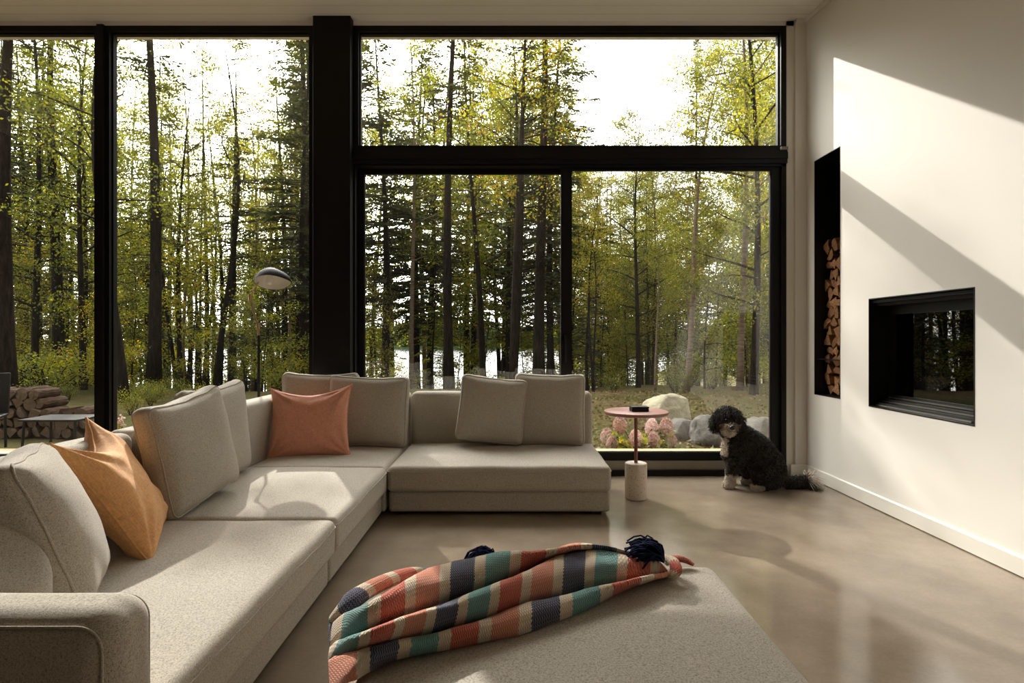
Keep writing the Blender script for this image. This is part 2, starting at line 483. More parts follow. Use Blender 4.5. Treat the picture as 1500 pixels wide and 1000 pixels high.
def log_mesh(rng, r, L, kind):
    """a split log lying along x: wedge, half round or round in section, one side bark"""
    prof = []
    if kind == 'round':
        for i in range(12):
            a = 2*pi*i/12; q = r*(1 + rng.uniform(-.07, .07)); prof.append((q*math.cos(a), q*math.sin(a), 1))
    elif kind == 'half':
        for i in range(8):
            a = pi*i/7; q = r*1.15*(1 + rng.uniform(-.06, .06)); prof.append((q*math.cos(a), q*math.sin(a)-r*.45, 1))
        prof.append((-r*.3, -r*.5+rng.uniform(-.01, .01), 0)); prof.append((r*.4, -r*.52+rng.uniform(-.01, .01), 0))
    else:
        sp = rng.uniform(1.0, 1.5); q = r*1.75
        prof.append((0, -q*.52, 0))
        for i in range(6):
            a = pi/2 - sp/2 + sp*i/5; w = q*(1+rng.uniform(-.05, .05)); prof.append((w*math.cos(a), w*math.sin(a)-q*.52, 1))
    rot = rng.uniform(0, 2*pi); c, s = math.cos(rot), math.sin(rot)
    prof = [(x*c - y*s, x*s + y*c, m) for x, y, m in prof]
    k = len(prof); st = 5
    b = MB(); vs = []
    for i in range(st+1):
        x = L*(i/st-.5); jx = rng.uniform(-.004, .004)
        for (y, z, m) in prof:
            e = 1 - (.06 if i in (0, st) else 0)
            vs.append((x + (rng.uniform(-.006, .006) if i in (0, st) else 0), y*e + jx, z*e + rng.uniform(-.002, .002)))
    ci = len(vs); vs.append((-L/2-.002, 0, 0)); vs.append((L/2+.002, 0, 0))
    cy = sum(p[0] for p in prof)/k; cz = sum(p[1] for p in prof)/k
    vs[ci] = (-L/2-.003, cy, cz); vs[ci+1] = (L/2+.003, cy, cz)
    for i in range(st):
        for j in range(k):
            m = 1 if (prof[j][2] and prof[(j+1) % k][2]) else 0
            b.f.append((i*k+j, i*k+(j+1) % k, (i+1)*k+(j+1) % k, (i+1)*k+j)); b.m.append(m)
    for j in range(k):
        b.f.append((ci, (j+1) % k, j)); b.m.append(0)
        b.f.append((ci+1, st*k+j, st*k+(j+1) % k)); b.m.append(0)
    b.v = vs
    return b
rng = random.Random(4)
LOGP = []
for i in range(9):
    bm_ = log_mesh(rng, .047 + .005*(i % 3), .30, ('wedge', 'half', 'wedge')[i % 3])
    LOGP.append(bm_)
def pack(y0, y1, z0, z1, pitch, rng):
    row = 0; z = z0 + pitch*.5
    while z < z1:
        n = int((y1-y0)/pitch); off = (y1-y0 - n*pitch)/2 + pitch/2 + (pitch*.22 if row % 2 else -pitch*.22)*.8
        for i in range(n):
            yield row, i, y0 + off + i*pitch + rng.uniform(-.006, .006), z + rng.uniform(-.004, .004)
        z += pitch*.87; row += 1
protos = []
cnt = 0
for row, i, y, z in pack(NY0+.006, NY1-.006, NZ0+.005, 1.93, .088, rng):
    if NZ0+.24 < z < NZ0+.335 : 
        z = z  # the shelf passes here
        if abs(z-(NZ0+.288)) < .046: z += .0
    if z > 1.80 and rng.random() < .35: continue
    k = cnt % len(LOGP)
    x = WX + .075 + .15 + rng.uniform(0, .025)
    if cnt < len(LOGP):
        o = LOGP[k].build('firewood_log', [M['split'], M['bark_log']]); protos.append(o)
    else:
        o = protos[k].copy(); COL.objects.link(o)
    o.location = (x, y, z); o.rotation_euler = (rng.choice((0, 0, pi)) + rng.uniform(-.3, .3), 0, 0)
    tag(o, 'split firewood log with pale cut end stacked in the tall wall niche', 'firewood', 'firewood in the wall niche')
    cnt += 1

# ------------------------------------------------------------------ fireplace
fp = thing('fireplace', 'black built-in glass-fronted fireplace set into the white wall', 'fireplace', (WX, (FY0+FY1)/2, FZ0))
o = fp.location; y0, y1, z1 = FY0-o.y, FY1-o.y, FZ1-FZ0
b = MB(); t = .006; dpt = .17
b.box(-.002, dpt, y0, y0+t, 0, z1); b.box(-.002, dpt, y1-t, y1, 0, z1); b.box(-.002, dpt, y0+t, y1-t, 0, t); b.box(-.002, dpt, y0+t, y1-t, z1-t, z1)
b.build('surround', M['black_steel'], fp)
b = MB()
fw = .055
b.box(dpt-.03, dpt, y0+t, y0+fw, t, z1-t); b.box(dpt-.03, dpt, y1-fw, y1-t, t, z1-t)
b.box(dpt-.03, dpt, y0+fw, y1-fw, z1-.11, z1-t); b.box(dpt-.03, dpt, y0+fw, y1-fw, t, .085)
b.build('door_frame', M['black_steel'], fp)
b = MB(); b.box(.05, dpt-.03, y0+t, y1-t, z1-.05, z1-t-.004); b.box(.02, .05, y0+t, y1-t, z1-.03, z1-t-.004); b.build('hood', M['black_matte'], fp)
b = MB(); b.box(dpt-.018, dpt-.012, y0+fw-.004, y1-fw+.004, .08, z1-.105); b.build('glass_door', M['fire_glass'], fp)
b = MB()
b.box(dpt, .55, y0, y0+.02, 0, z1); b.box(dpt, .55, y1-.02, y1, 0, z1); b.box(dpt, .55, y0, y1, 0, .02); b.box(dpt, .55, y0, y1, z1-.02, z1); b.box(.53, .55, y0, y1, 0, z1)
b.build('firebox', M['black_matte'], fp)
for (xa, za, hh) in ((.035, .010, .008), (.085, .035, .008), (.125, .062, .007)):
    b = MB(); b.box(xa, xa+.012, y0+.07, y1-.01, za, za+hh); b.build('rail', M['steel_rail'], fp)
b = MB(); b.box(.05, .09, y0+.01, y1-.01, .006, .03); b.box(.10, .135, y0+.01, y1-.01, .006, .055); b.build('grille', M['black_matte'], fp)
b = MB()
for i in range(9): b.box(.22, .48, y0+.14+i*.075, y0+.155+i*.075, .05, .07)
b.box(.25, .265, y0+.12, y1-.12, .02, .05); b.box(.44, .455, y0+.12, y1-.12, .02, .05)
b.build('grate', M['black_matte'], fp)
# ------------------------------------------------------------------ sectional sofa
def soft_fn(seed, amp=.006, crown=0.0, w=1, d=1, h=1):
    def fn(q):
        x, y, z = q
        if crown:
            k = max(0, 1-(2*x/w)**4)*max(0, 1-(2*y/d)**4)
            z += crown*k if z > 0 else 0
        n = nz((x, y, z), 3.2, seed)
        m = nz((x, y, z), 9.0, seed+7)
        return (x + amp*.6*n, y + amp*.6*m, z + (amp*n + amp*.4*m if z > -h*.3 else 0))
    return fn

def put_soft(name, parent, w, d, h, r, cx, cy, cz, seed, crown=0.0, amp=.006, seam=None, mat='sofa', m=10):
    fn = soft_fn(seed, amp, crown, w, d, h)
    vs, fs = rbox(w, d, h, r, m, 5, fn)
    b = MB(); b.add(vs, fs, 0, Matrix.Translation((cx, cy, cz)))
    o = b.build(name, M[mat], parent, smooth=True)
    if seam == 'top':            # piped seam round the upper edge of a seat cushion
        lp = rr_loop(w + .002, d + .002, r, 6)
        pts = [Vector(fn((x, y, h/2 - r*.95))) + Vector((cx, cy, cz)) for x, y in lp]
        b = MB(); b.tube(pts, .0035, 6, closed=True); b.build('piping', M[mat], o, smooth=True)
    return o

def module(name, label, w, d, loc, rotz, back=True, side=None, arm=None, group='modules of the grey sectional sofa', seed=0, bh=.725):
    """local frame: front faces -y, x along the width, origin on the floor at the front corner"""
    e = thing(name, label, 'sofa', loc, rotz, group)
    bt = .165
    sx0, sx1 = 0.0, w
    if side == 'left': sx0 = bt
    if arm == 'left': sx0 = .18
    sd = d - (bt if back else 0)
    put_soft('base', e, w-.012, d-.03, .138, .022, w/2, d/2+.008, .092, seed, amp=.002)
    sw = sx1 - sx0 - .006
    put_soft('seat_cushion', e, sw, sd+.012, .165, .034, (sx0+sx1)/2, sd/2-.006, .2415, seed+1, crown=.014, amp=.005, seam='top', m=18)
    if back: put_soft('backrest', e, w-.006, bt, bh-.03, .045, w/2, d-bt/2, (bh+.03)/2, seed+2, amp=.004, m=12)
    if side == 'left': put_soft('side_backrest', e, bt, d-bt-.004, bh-.03, .045, bt/2, (d-bt)/2-.002, (bh+.03)/2, seed+3, amp=.004, m=12)
    if arm == 'left':
        a = put_soft('armrest', e, .18, d+.004, .56, .07, .09, d/2-.002, .306, seed+4, amp=.003, m=14)
        lp = rr_loop(d-.043, .513, .05, 8)
        for xx in (.014, .166):
            pts = [Vector((xx, d/2-.002 + y, .306 + z)) for y, z in lp]
            b = MB(); b.tube(pts, .0032, 6, closed=True); b.build('piping', M['sofa'], a, smooth=True)
    for i in (.09, w-.09):
        for j in (.09, d-.09):
            b = MB(); b.box(i-.03, i+.03, j-.03, j+.03, 0, .026); b.build('foot', M['black_matte'], e)
    return e

XF, DC, DR, XB = -.815, 3.745, 4.775, -1.885
module('sofa_module', 'grey armless two-seat sofa section under the windows, nearest the small round table', 1.455, DR-DC, (XF+.005, DC, 0), 0, seed=11)
module('sofa_corner_module', 'grey corner sofa section with the terracotta pillow on it', XF-XB, DR-DC, (XB, DC, 0), 0, side='left', seed=21)
module('sofa_module', 'grey single sofa seat between the corner section and the section with an arm', DC-2.665, XF-XB, (XF, 2.665, 0), pi/2, seed=31)
module('sofa_arm_module', 'long grey sofa section ending in a boxy armrest, holding the mustard pillow', 2.66-1.167, XF-XB, (XF, 1.167, 0), pi/2, arm='left', seed=41)

# ottoman
e = thing('ottoman', 'large square grey upholstered ottoman with a striped throw on it', 'ottoman', (-.39, .985, 0))
put_soft('base', e, 1.11, 1.11, .138, .022, .565, .57, .092, 51, amp=.002)
put_soft('seat_cushion', e, 1.13, 1.14, .165, .045, .565, .57, .2415, 52, crown=.012, amp=.004, seam='top', m=22)
for i in (.1, 1.03):
    for j in (.1, 1.03):
        b = MB(); b.box(i-.03, i+.03, j-.03, j+.03, 0, .026); b.build('foot', M['black_matte'], e)

# ------------------------------------------------------------------ cushions
def frame_from(origin, right, up):
    r = Vector(right).normalized(); u = Vector(up); u = (u - r*u.dot(r)).normalized()
    n = r.cross(u)      # x = right, z = up, y = away from the viewer of its face
    # with x right and z up, y = z x x
    y = u.cross(r)
    return Matrix(((r.x, y.x, u.x, origin[0]), (r.y, y.y, u.y, origin[1]), (r.z, y.z, u.z, origin[2]), (0,0,0,1)))

def box_cushion(label, bottom, right, up, w=.60, h=.56, t=.15, seed=0, puff=.045, r=.055, piped=True, slump=0.0, group='loose grey back cushions of the sofa'):
    """bottom: the point under the middle of the cushion; right/up: its axes"""
    e = thing('back_cushion', label, 'cushion', (0,0,0), 0, group)
    e.matrix_world = frame_from(bottom, right, up)
    rng = random.Random(seed)
    sag = rng.uniform(.008, .02)
    def fn(q):
        x, y, z = q
        u, v = 2*x/w, 2*z/h
        k = max(0, 1-abs(u)**2.6)*max(0, 1-abs(v)**2.6)
        y = y*(1 + puff/(t/2)*k) * (1 - .18*max(abs(u), abs(v))**6)
        x *= 1 - .030*(1-v*v); z *= 1 - .030*(1-u*u)
        z -= sag*(1-u*u)*max(0, v)
        x -= slump*max(0, v)**2*max(0, u); z -= slump*.9*max(0, u)**3*max(0, v)
        n = nz((x, y, z), 4.5, seed); m = nz((x, y, z), 11, seed+5)
        return (x + .006*n, y + .008*n + .004*m, z + .006*m + h/2)
    vs, fs = rbox(w, t, h, r, 12, 5, fn)
    b = MB(); b.add(vs, fs); b.build('cover', M['cushion'], e, smooth=True)
    ins = .24*r
    lp = rr_loop(w-2*ins+.002, h-2*ins+.002, r-ins*.6, 6)
    for sg in (-1, 1) if piped else ():
        pts = [fn((x, sg*(t/2-r*.35), z)) for x, z in lp]
        pts = [Vector(p) for p in pts]
        b = MB(); b.tube(pts, .0042, 6, closed=True); b.build('piping', M['cushion'], e, smooth=True)
    return e

def knife_pillow(name, label, origin, right, up, w, h, T, mat, seed, dip=.055, flange=.0045):
    """origin: centre. A square scatter pillow with pointed corners"""
    e = thing(name, label, 'pillow', (0,0,0))
    e.matrix_world = frame_from(origin, right, up)
    N = 56
    def outline(u, v):
        x = w/2*u*(1 - .085*(1-v*v)**1.0 + .03*(abs(u*v))**6)
        z = h/2*v*(1 - .085*(1-u*u)**1.0 + .03*(abs(u*v))**6)
        if v > 0: z -= dip*(1-abs(u)**1.5)*v**2
        return x, z
    def P(u, v, sg):
        x, z = outline(u, v)
        k = (max(0, 1-u**2)*max(0, 1-v**2))
        y = sg*T/2*k**.42
        # creases running in from the corners and edges
        fall = min(1, k*6)
        cr = 0
        for (cu, cv) in ((-1,-1),(1,-1),(-1,1),(1,1)):
            du, dv = u-cu, v-cv
            rr = math.hypot(du, dv); an = math.atan2(dv, du)
            cr += math.exp(-(rr/.75)**2)*math.sin(an*11 + seed + cu*2 + cv)*.010
        n = nz((u*.5, v*.5, sg*.5), 3.0, seed)*.012 + nz((u*.5, v*.5, sg), 7.0, seed+3)*.006
        y += sg*fall*(cr + n)
        return (x, y, z)
    b = MB(); ids = {}
    for sg in (-1, 1):
        for i in range(N+1):
            for j in range(N+1):
                u = math.sin(pi/2*(2*i/N-1)); v = math.sin(pi/2*(2*j/N-1))
                edge = i in (0, N) or j in (0, N)
                key = (i, j) if edge else (i, j, sg)
                if key not in ids:
                    ids[key] = len(b.v); b.v.append(P(u, v, sg))
    g = lambda i, j, sg: ids[(i, j)] if (i in (0, N) or j in (0, N)) else ids[(i, j, sg)]
    for sg in (-1, 1):
        for i in range(N):
            for j in range(N):
                q = (g(i,j,sg), g(i+1,j,sg), g(i+1,j+1,sg), g(i,j+1,sg))
                b.f.append(q if sg < 0 else q[::-1]); b.m.append(0)
    b.build('cover', M[mat], e, smooth=True)
    pts = []
    for k in range(4*N):
        s, t = divmod(k, N); c = 2*t/N-1
        u, v = ((c, -1), (1, c), (-c, 1), (-1, -c))[s]
        u = math.sin(pi/2*u); v = math.sin(pi/2*v)
        x, z = outline(u, v); pts.append(Vector((x, nz((x*3, z*3, 0), 6, seed)*.003, z)))
    b = MB(); b.tube(pts, flange, 6, closed=True); b.build('piping', M[mat], e, smooth=True)
    return e

zs = .322
# row along the long side (faces look across the room)
box_cushion('grey cushion slumped against the inside of the boxy armrest, lowest of the row', (-1.47, 1.475, zs+.01), (1, .06, -.05), (-.16, -.10, 1), .56, .40, .20, 101, r=.098, piped=False, slump=.15)
box_cushion('grey back cushion leaning behind the mustard pillow, next to the boxy armrest', (-1.335, 1.80, zs+.02), (-.49, .87, 0), (-.36, -.10, .91), .46, .50, .15, 102)
box_cushion('large grey cushion standing alone just beyond the mustard pillow, tilted', (-1.545, 2.90, zs+.02), (.08, 1, .13), (-.17, -.16, 1), .57, .55, .13, 103)
box_cushion('upright grey back cushion behind the large tilted one, before the lamp', (-1.675, 3.33, zs), (.0, 1, .04), (-.07, -.05, 1), .66, .575, .11, 104)
# row under the windows
box_cushion('grey back cushion behind the terracotta pillow', (-1.50, 4.50, zs), (1, .05, -.01), (-.01, .12, 1), .60, .575, .12, 105)
box_cushion('grey back cushion beside the terracotta pillow, against the black post side', (-1.115, 4.42, zs), (1, -.02, -.03), (-.02, .14, 1), .63, .555, .12, 106)
box_cushion('smaller grey cushion tilted in front of another on the armless section', (-.185, 4.42, zs+.030), (1, .03, -.12), (.12, .14, 1), .52, .52, .12, 107)
box_cushion('grey back cushion closest to the round side table', (.285, 4.49, zs), (1, -.03, -.02), (.02, .12, 1), .56, .565, .12, 108)

knife_pillow('throw_pillow', 'mustard linen pillow leaning on the long side of the sofa', (-1.575, 2.31, .56), (-.22, .45, .02), (-.25, -.14, .47), .54, .55, .20, 'mustard', 3, dip=.11)
knife_pillow('throw_pillow', 'terracotta linen pillow in the corner of the sofa', (-1.44, 4.14, .555), (1, .10, .04), (-.06, .16, .5), .56, .51, .19, 'terracotta', 8, dip=.045)
# ------------------------------------------------------------------ floor lamp
lx, ly = at(379, 500, 4.60).x, 4.60
e = thing('floor_lamp', 'slim black floor lamp with a beak-shaped black shade and brass arm behind the sofa', 'lamp', (lx, ly, 0))
o = e.location
def L(px, py, dy=0): return at(px, py, ly+dy) - o
b = MB(); b.lathe([(.0, 0), (.088, 0), (.09, .004), (.09, .014), (.085, .018), (.012, .022)], 40); b.build('base', M['black_matte'], e, smooth=True, angle=.6)
top = L(378.5, 491)
b = MB(); b.tube([(0,0,.018), (0,0,top.z)], .0105, 14); b.build('pole', M['black_matte'], e, smooth=True, angle=.8)
b = MB(); b.tube([(0,0,top.z-.03), L(378.5, 480)], .0075, 10)
b.tube([L(378.5, 484), L(377, 476), L(366.5, 437)], .0065, 10); b.build('lower_arm', M['brass'], e, smooth=True, angle=.8)
for pq in ((L(378.3, 481), L(377.7, 474)), (L(366.6, 441), L(366.2, 431))):
    b = MB(); b.tube(pq, .0115, 12); b.build('joint', M['brass'], e, smooth=True, angle=.8)
b = MB(); b.tube([L(366.5, 436), L(371, 425), L(379, 413)], .0065, 10); b.build('upper_arm', M['brass'], e, smooth=True, angle=.8)
# shade: a beaked bowl open below, round at the arm and pointed at the free end
cs = L(399, 411)
def shade(off):
    vs = []; fs = []
    nu, nv = 40, 14
    for j in range(nv+1):
        ph = pi/2*j/nv                         # 0 rim .. 90 top
        for i in range(nu):
            a = 2*pi*i/nu
            ca, sa = math.cos(a), math.sin(a)
            rx = .150 if ca > 0 else .135
            x = rx*ca*math.cos(ph)**.85 ; y = .105*sa*math.cos(ph)**.8*(1-.35*max(0, ca)**2)
            z = (.105 + .012*(-ca))*math.sin(ph)
            if ca > 0: z += -.02*0; x += .0
            drop = .035*(1-ca)*.5*math.cos(ph)   # rim dips at the arm end
            z -= drop
            s = 1 - off/.12
            vs.append(Vector((x*s - .012*math.sin(ph), y*s, z*s)))
    for j in range(nv):
        for i in range(nu):
            fs.append((j*nu+i, j*nu+(i+1) % nu, (j+1)*nu+(i+1) % nu, (j+1)*nu+i))
    return vs, fs
R_ = Matrix.Translation(cs) @ Matrix.Rotation(.10, 4, 'Y') @ Matrix.Rotation(-.5, 4, 'X')
vs, fs = shade(0); b = MB(); b.add(vs, fs, 0, R_)
sh = b.build('shade', M['black_matte'], e, smooth=True)
vs, fs = shade(.0035); b = MB(); b.add(vs, [f[::-1] for f in fs], 0, R_); b.build('shade_lining', M['white_inner'], sh, smooth=True)['label'] = 'white inside of the black shade'
k = R_ @ Vector((-.03, 0, .105))
b = MB(); b.tube([k + Vector((0,0,-.012)), k + Vector((0,0,.012)), k + Vector((0,0,.02))], [.02, .02, .012], 16); b.build('knob', M['black_matte'], sh, smooth=True, angle=.7)
b = MB(); b.lathe([(.012, -.02), (.028, -.01), (.03, .02), (.02, .05), (.012, .07)], 20, 0, Matrix.Translation(cs + Vector((-.02, 0, -.01)))); b.build('bulb', M['white_inner'], sh, smooth=True)

# ------------------------------------------------------------------ side table
tx, ty = at(931.5, 600, 4.19).x, 4.19
e = thing('side_table', 'round rust-red side table on a speckled terrazzo foot', 'table', (tx, ty, 0))
b = MB(); b.lathe([(.074, 0), (.078, .004), (.079, .01), (.079, .245), (.077, .253), (.073, .256)], 56); b.build('base', M['terrazzo'], e, smooth=True, angle=.6)['label'] = 'cream terrazzo cylinder foot'
b = MB(); b.tube([(0,0,.25), (0,0,.615)], .0125, 20); b.build('stem', M['rust'], e, smooth=True, angle=.8)
b = MB(); b.lathe([(.19, .606), (.222, .607), (.2275, .611), (.2285, .616), (.2285, .624), (.2265, .629), (.222, .631)], 80); b.build('tabletop', M['rust_top'], e, smooth=True, angle=.5)
e = thing('black_box', 'small flat black box lying on the round side table', 'box', (at(936, 595, 4.17).x, 4.17, .631), .06)
vs, fs = rbox(.122, .085, .022, .004, 2, 3); b = MB(); b.add(vs, fs, 0, Matrix.Translation((0,0,.011))); b.build('tray', M['black_matte'], e, smooth=True, angle=.6)
vs, fs = rbox(.125, .088, .012, .004, 2, 3); b = MB(); b.add(vs, fs, 0, Matrix.Translation((0,0,.029))); b.build('lid', M['black_matte'], e, smooth=True, angle=.6)

# ------------------------------------------------------------------ throw blanket
def catmull(P, t):
    n = len(P)-1; x = max(0, min(n-1e-6, t*n)); i = int(x); f = x-i
    p0, p1, p2, p3 = P[max(i-1, 0)], P[i], P[i+1], P[min(i+2, n)]
    return [.5*((2*b) + (c-a)*f + (2*a-5*b+4*c-d)*f*f + (3*b-a-3*c+d)*f**3) for a, b, c, d in zip(p0, p1, p2, p3)]

def blanket_mat():
    t = NT('striped_knit_throw')
    uv = t.coord('UV'); sep = t.new('ShaderNodeSeparateXYZ'); t.link(uv, sep.inputs[0])
    u, v = sep.outputs[0], sep.outputs[1]
    # tiny zigzag on the band edges from the stitches
    st = t.math('MULTIPLY', t.math('SINE', t.math('MULTIPLY', v, 2*pi/.0105)), .0035)
    fr = t.math('FRACT', t.math('ADD', t.math('ADD', u, st), .085 + 10))
    cream = srgb(224, 206, 182)
    band = t.ramp(fr, [(0, srgb(56, 68, 98)), (.168, cream), (.25, srgb(100, 156, 156)), (.418, cream), (.5, srgb(202, 96, 78)), (.668, cream), (.75, srgb(218, 140, 114)), (.918, cream)], 'CONSTANT')
    iscol = t.math('LESS_THAN', t.math('FRACT', t.math('MULTIPLY', fr, 4.0)), .672)
    # chevron knit: rows of v-shaped stitches
    uu = t.math('MULTIPLY', u, .55)      # metres along
    zig = t.math('ABSOLUTE', t.math('SUBTRACT', t.math('FRACT', t.math('DIVIDE', v, .0105)), .5))
    row = t.math('FRACT', t.math('ADD', t.math('DIVIDE', uu, .0075), t.math('MULTIPLY', zig, 1.2)))
    tri = t.math('ABSOLUTE', t.math('SUBTRACT', row, .5))
    h = t.math('ADD', tri, t.math('MULTIPLY', t.math('SUBTRACT', .5, zig), .5))
    fleck = t.math('MULTIPLY', t.math('MULTIPLY', t.math('GREATER_THAN', tri, .38), iscol), .36)
    c = t.mix(fleck, band, cream)
    co = t.coord()
    c = t.mix(t.math('MULTIPLY', t.noise(co, 40, 3), .25), c, tuple(x*.75 for x in cream), 'MULTIPLY')
    t.principled(c, .95, t.bump(h, .9, .005), 0, .1, sheen=.2); return t.mat
M['throw'] = blanket_mat()
M['navy_yarn'] = m_plain('navy_yarn', srgb(28, 36, 66), .9, 0, .1, .3, 60)

# lines along the throw, front edge first: picture points with their height above the floor, and stripe phase
zt = .341
V1 = [(484,969),(512,960),(546,950),(592,937),(656,923),(726,903),(783,884),(862,864),(928,852),(982,839)]
R2 = [(486,948),(512,936),(552,921),(610,899),(676,877),(735,855),(772,837),(812,817),(872,806),(958,819)]
C3 = [(484,916),(510,900),(544,884),(592,858),(634,834),(690,819),(746,811),(806,806),(862,799),(950,814)]
B0 = [(487,1012),(513,1000),(540,981),(586,961),(650,948),(720,935),(780,921),(862,888),(928,855),(985,840)]
def mixl(A, B, f, dy=0): return [(a[0]+(b_[0]-a[0])*f, a[1]+(b_[1]-a[1])*f+dy) for a, b_ in zip(A, B)]
LN = [
 (B0, zt, 560, 237),
 (mixl(B0, V1, .30), zt+.024, 560, 237),
 (mixl(B0, V1, .72), zt+.042, 563, 236),
 (mixl(B0, V1, .97), zt+.040, 566, 234),
 (mixl(B0, V1, .96), zt+.004, 600, 215),
 (mixl(V1, R2, .02), zt+.012, 640, 194),
 (mixl(V1, R2, .30), zt+.052, 648, 190),
 (mixl(V1, R2, .72), zt+.084, 653, 188),
 (mixl(V1, R2, .97), zt+.088, 656, 188),
 (mixl(V1, R2, .93), zt+.030, 668, 196),
 (mixl(R2, C3, .03), zt+.036, 672, 203),
 (mixl(R2, C3, .35), zt+.082, 675, 205),
 (mixl(R2, C3, .75), zt+.108, 677, 206),
 (mixl(R2, C3, 1.0), zt+.112, 679, 206),
 (mixl(R2, C3, 1.0, 2), zt+.075, 681, 206),
 (mixl(R2, C3, 1.0, 7), zt+.002, 684, 206),
]
e = thing('throw_blanket', 'striped knitted throw in navy, teal, red and cream bunched across the ottoman', 'blanket', (.2, 1.75, .33))
NS, NTT = 190, 225
rows = []
for pts, z, u0, ul in LN:
    row = []
    for i, (px, py) in enumerate(pts):
        zz = z
        if i == 0: zz = zt - .06 + (z-zt)*.30     # hangs over the ottoman's edge
        elif i == 1: zz = zt - .004 + (z-zt)*.60
        elif i == len(pts)-1: zz = zt + (z-zt)*.55
        p = on(px, py, zz)
        row.append((p.x, p.y, p.z, (px-u0)/ul))
    rows.append(row)
vs = []; uvs = []
for i in range(NS+1):
    s = i/NS
    col = [catmull(r, s) for r in rows]
    acc = 0; prev = None
    for j in range(NTT+1):
        q = catmull(col, j/NTT)
        p = Vector(q[:3])
        if prev is not None: acc += (p-prev).length
        prev = p.copy()
        rip = nz(p, 7, 2.0)*.009 + nz(p, 20, 5.0)*.003
        p = p + Vector((0, 0, rip))
        if p.x > -.375 and p.z < .3395: p.z = .3395
        vs.append(p - e.location); uvs.append((q[3], acc))
fs = []
for i in range(NS):
    for j in range(NTT):
        a = i*(NTT+1)+j; fs.append((a, a+NTT+1, a+NTT+2, a+1))
b = MB(); b.add(vs, fs); bl = b.build('cloth', M['throw'], e, smooth=True)
uvl = bl.data.uv_layers.new(name='UVMap')
li = np.zeros(len(bl.data.loops), dtype=np.int32); bl.data.loops.foreach_get('vertex_index', li)
uvl.data.foreach_set('uv', np.array(uvs, dtype=np.float32)[li].ravel())
md = bl.modifiers.new('thick', 'SOLIDIFY'); md.thickness = .007; md.offset = 1

def roll_strip(name, pts, wid, u0, ul, seed):
    """a turned-over end of the throw: a rounded tongue of the same cloth. pts: (px,py,z)"""
    P = [on(px, py, z) for px, py, z in pts]; UU = [(px-u0)/ul for px, py, z in pts]
    vs = []; uvs = []; n, k = 60, 18
    for i in range(n+1):
        c = catmull([tuple(p)+(u, w) for p, u, w in zip(P, UU, wid)], i/n)
        d = catmull([tuple(p) for p in P], min(1, i/n+.01)); d0 = catmull([tuple(p) for p in P], max(0, i/n-.01))
        t = (Vector(d)-Vector(d0)).normalized(); side = t.cross(Vector((0,0,1))).normalized(); up = side.cross(t)
        for j in range(k):
            a = 2*pi*j/k
            r = c[4]
            p = Vector(c[:3]) + side*math.cos(a)*r + up*math.sin(a)*r*.62
            p.z = max(p.z, .3395) if p.x > -.375 else p.z
            vs.append(p - e.location); uvs.append((c[3], r*a))
    fs = [(i*k+j, i*k+(j+1) % k, (i+1)*k+(j+1) % k, (i+1)*k+j) for i in range(n) for j in range(k)]
    fs += [tuple(range(k-1, -1, -1)), tuple(n*k+j for j in range(k))]
    b = MB(); b.add(vs, fs); o = b.build(name, M['throw'], e, smooth=True)
    uvl = o.data.uv_layers.new(name='UVMap')
    li = np.zeros(len(o.data.loops), dtype=np.int32); o.data.loops.foreach_get('vertex_index', li)
    uvl.data.foreach_set('uv', np.array(uvs, dtype=np.float32)[li].ravel())
    return o
roll_strip('folded_end', [(488,908,zt-.01),(510,884,zt+.035),(535,866,zt+.045),(570,849,zt+.045),(605,838,zt+.035),(628,836,zt+.01)], [.026,.034,.034,.032,.026,.014], 665, -150, 1)
roll_strip('folded_end', [(965,836,zt+.005),(980,845,zt+.012),(990,836,zt+.03),(986,822,zt+.040),(972,816,zt+.036),(958,815,zt+.03)], [.016,.018,.02,.02,.018,.012], 905, 200, 2)
roll_strip('folded_end', [(975,824,zt+.01),(990,818,zt+.018),(1003,820,zt+.012),(1016,827,zt+.002)], [.016,.018,.016,.008], 893, 220, 3)

def tassel(name, base, axis, L, n, spread, seed):
    rng = random.Random(seed)
    b = MB(); ax = Vector(axis).normalized()
    s = ax.cross(Vector((0,0,1))).normalized(); up = s.cross(ax)
    for i in range(n):
        a, q = rng.uniform(0, 2*pi), rng.random()**.5
        d = s*math.cos(a)*q + up*abs(math.sin(a))*q*.7
        p0 = Vector(base) + d*.012
        pts = []
        ll = L*rng.uniform(.55, 1.15)
        wob = Vector((rng.uniform(-1,1), rng.uniform(-1,1), rng.uniform(-.3,1)))*.026
        for k in range(6):
            f = k/5
            p = p0 + ax*ll*f + d*spread*f*1.2 + wob*math.sin(f*3.1) + Vector((0,0,.018*math.sin(f*pi) - .035*f*f))
            p.z = max(p.z, .342)
            pts.append(p - e.location)
        b.tube(pts, .0031, 5)
    return b.build(name, M['navy_yarn'], e, smooth=True)
t0 = on(972, 822, zt+.05)
tassel('tassel', t0, (-1, .25, .25), .125, 85, .062, 5)['label'] = 'navy tassel'
t1 = on(722, 820, zt+.05)
tassel('tassel', (t1.x, t1.y+.05, t1.z-.012), (-1, .10, -.25), .095, 70, .032, 6)['label'] = 'navy tassel'
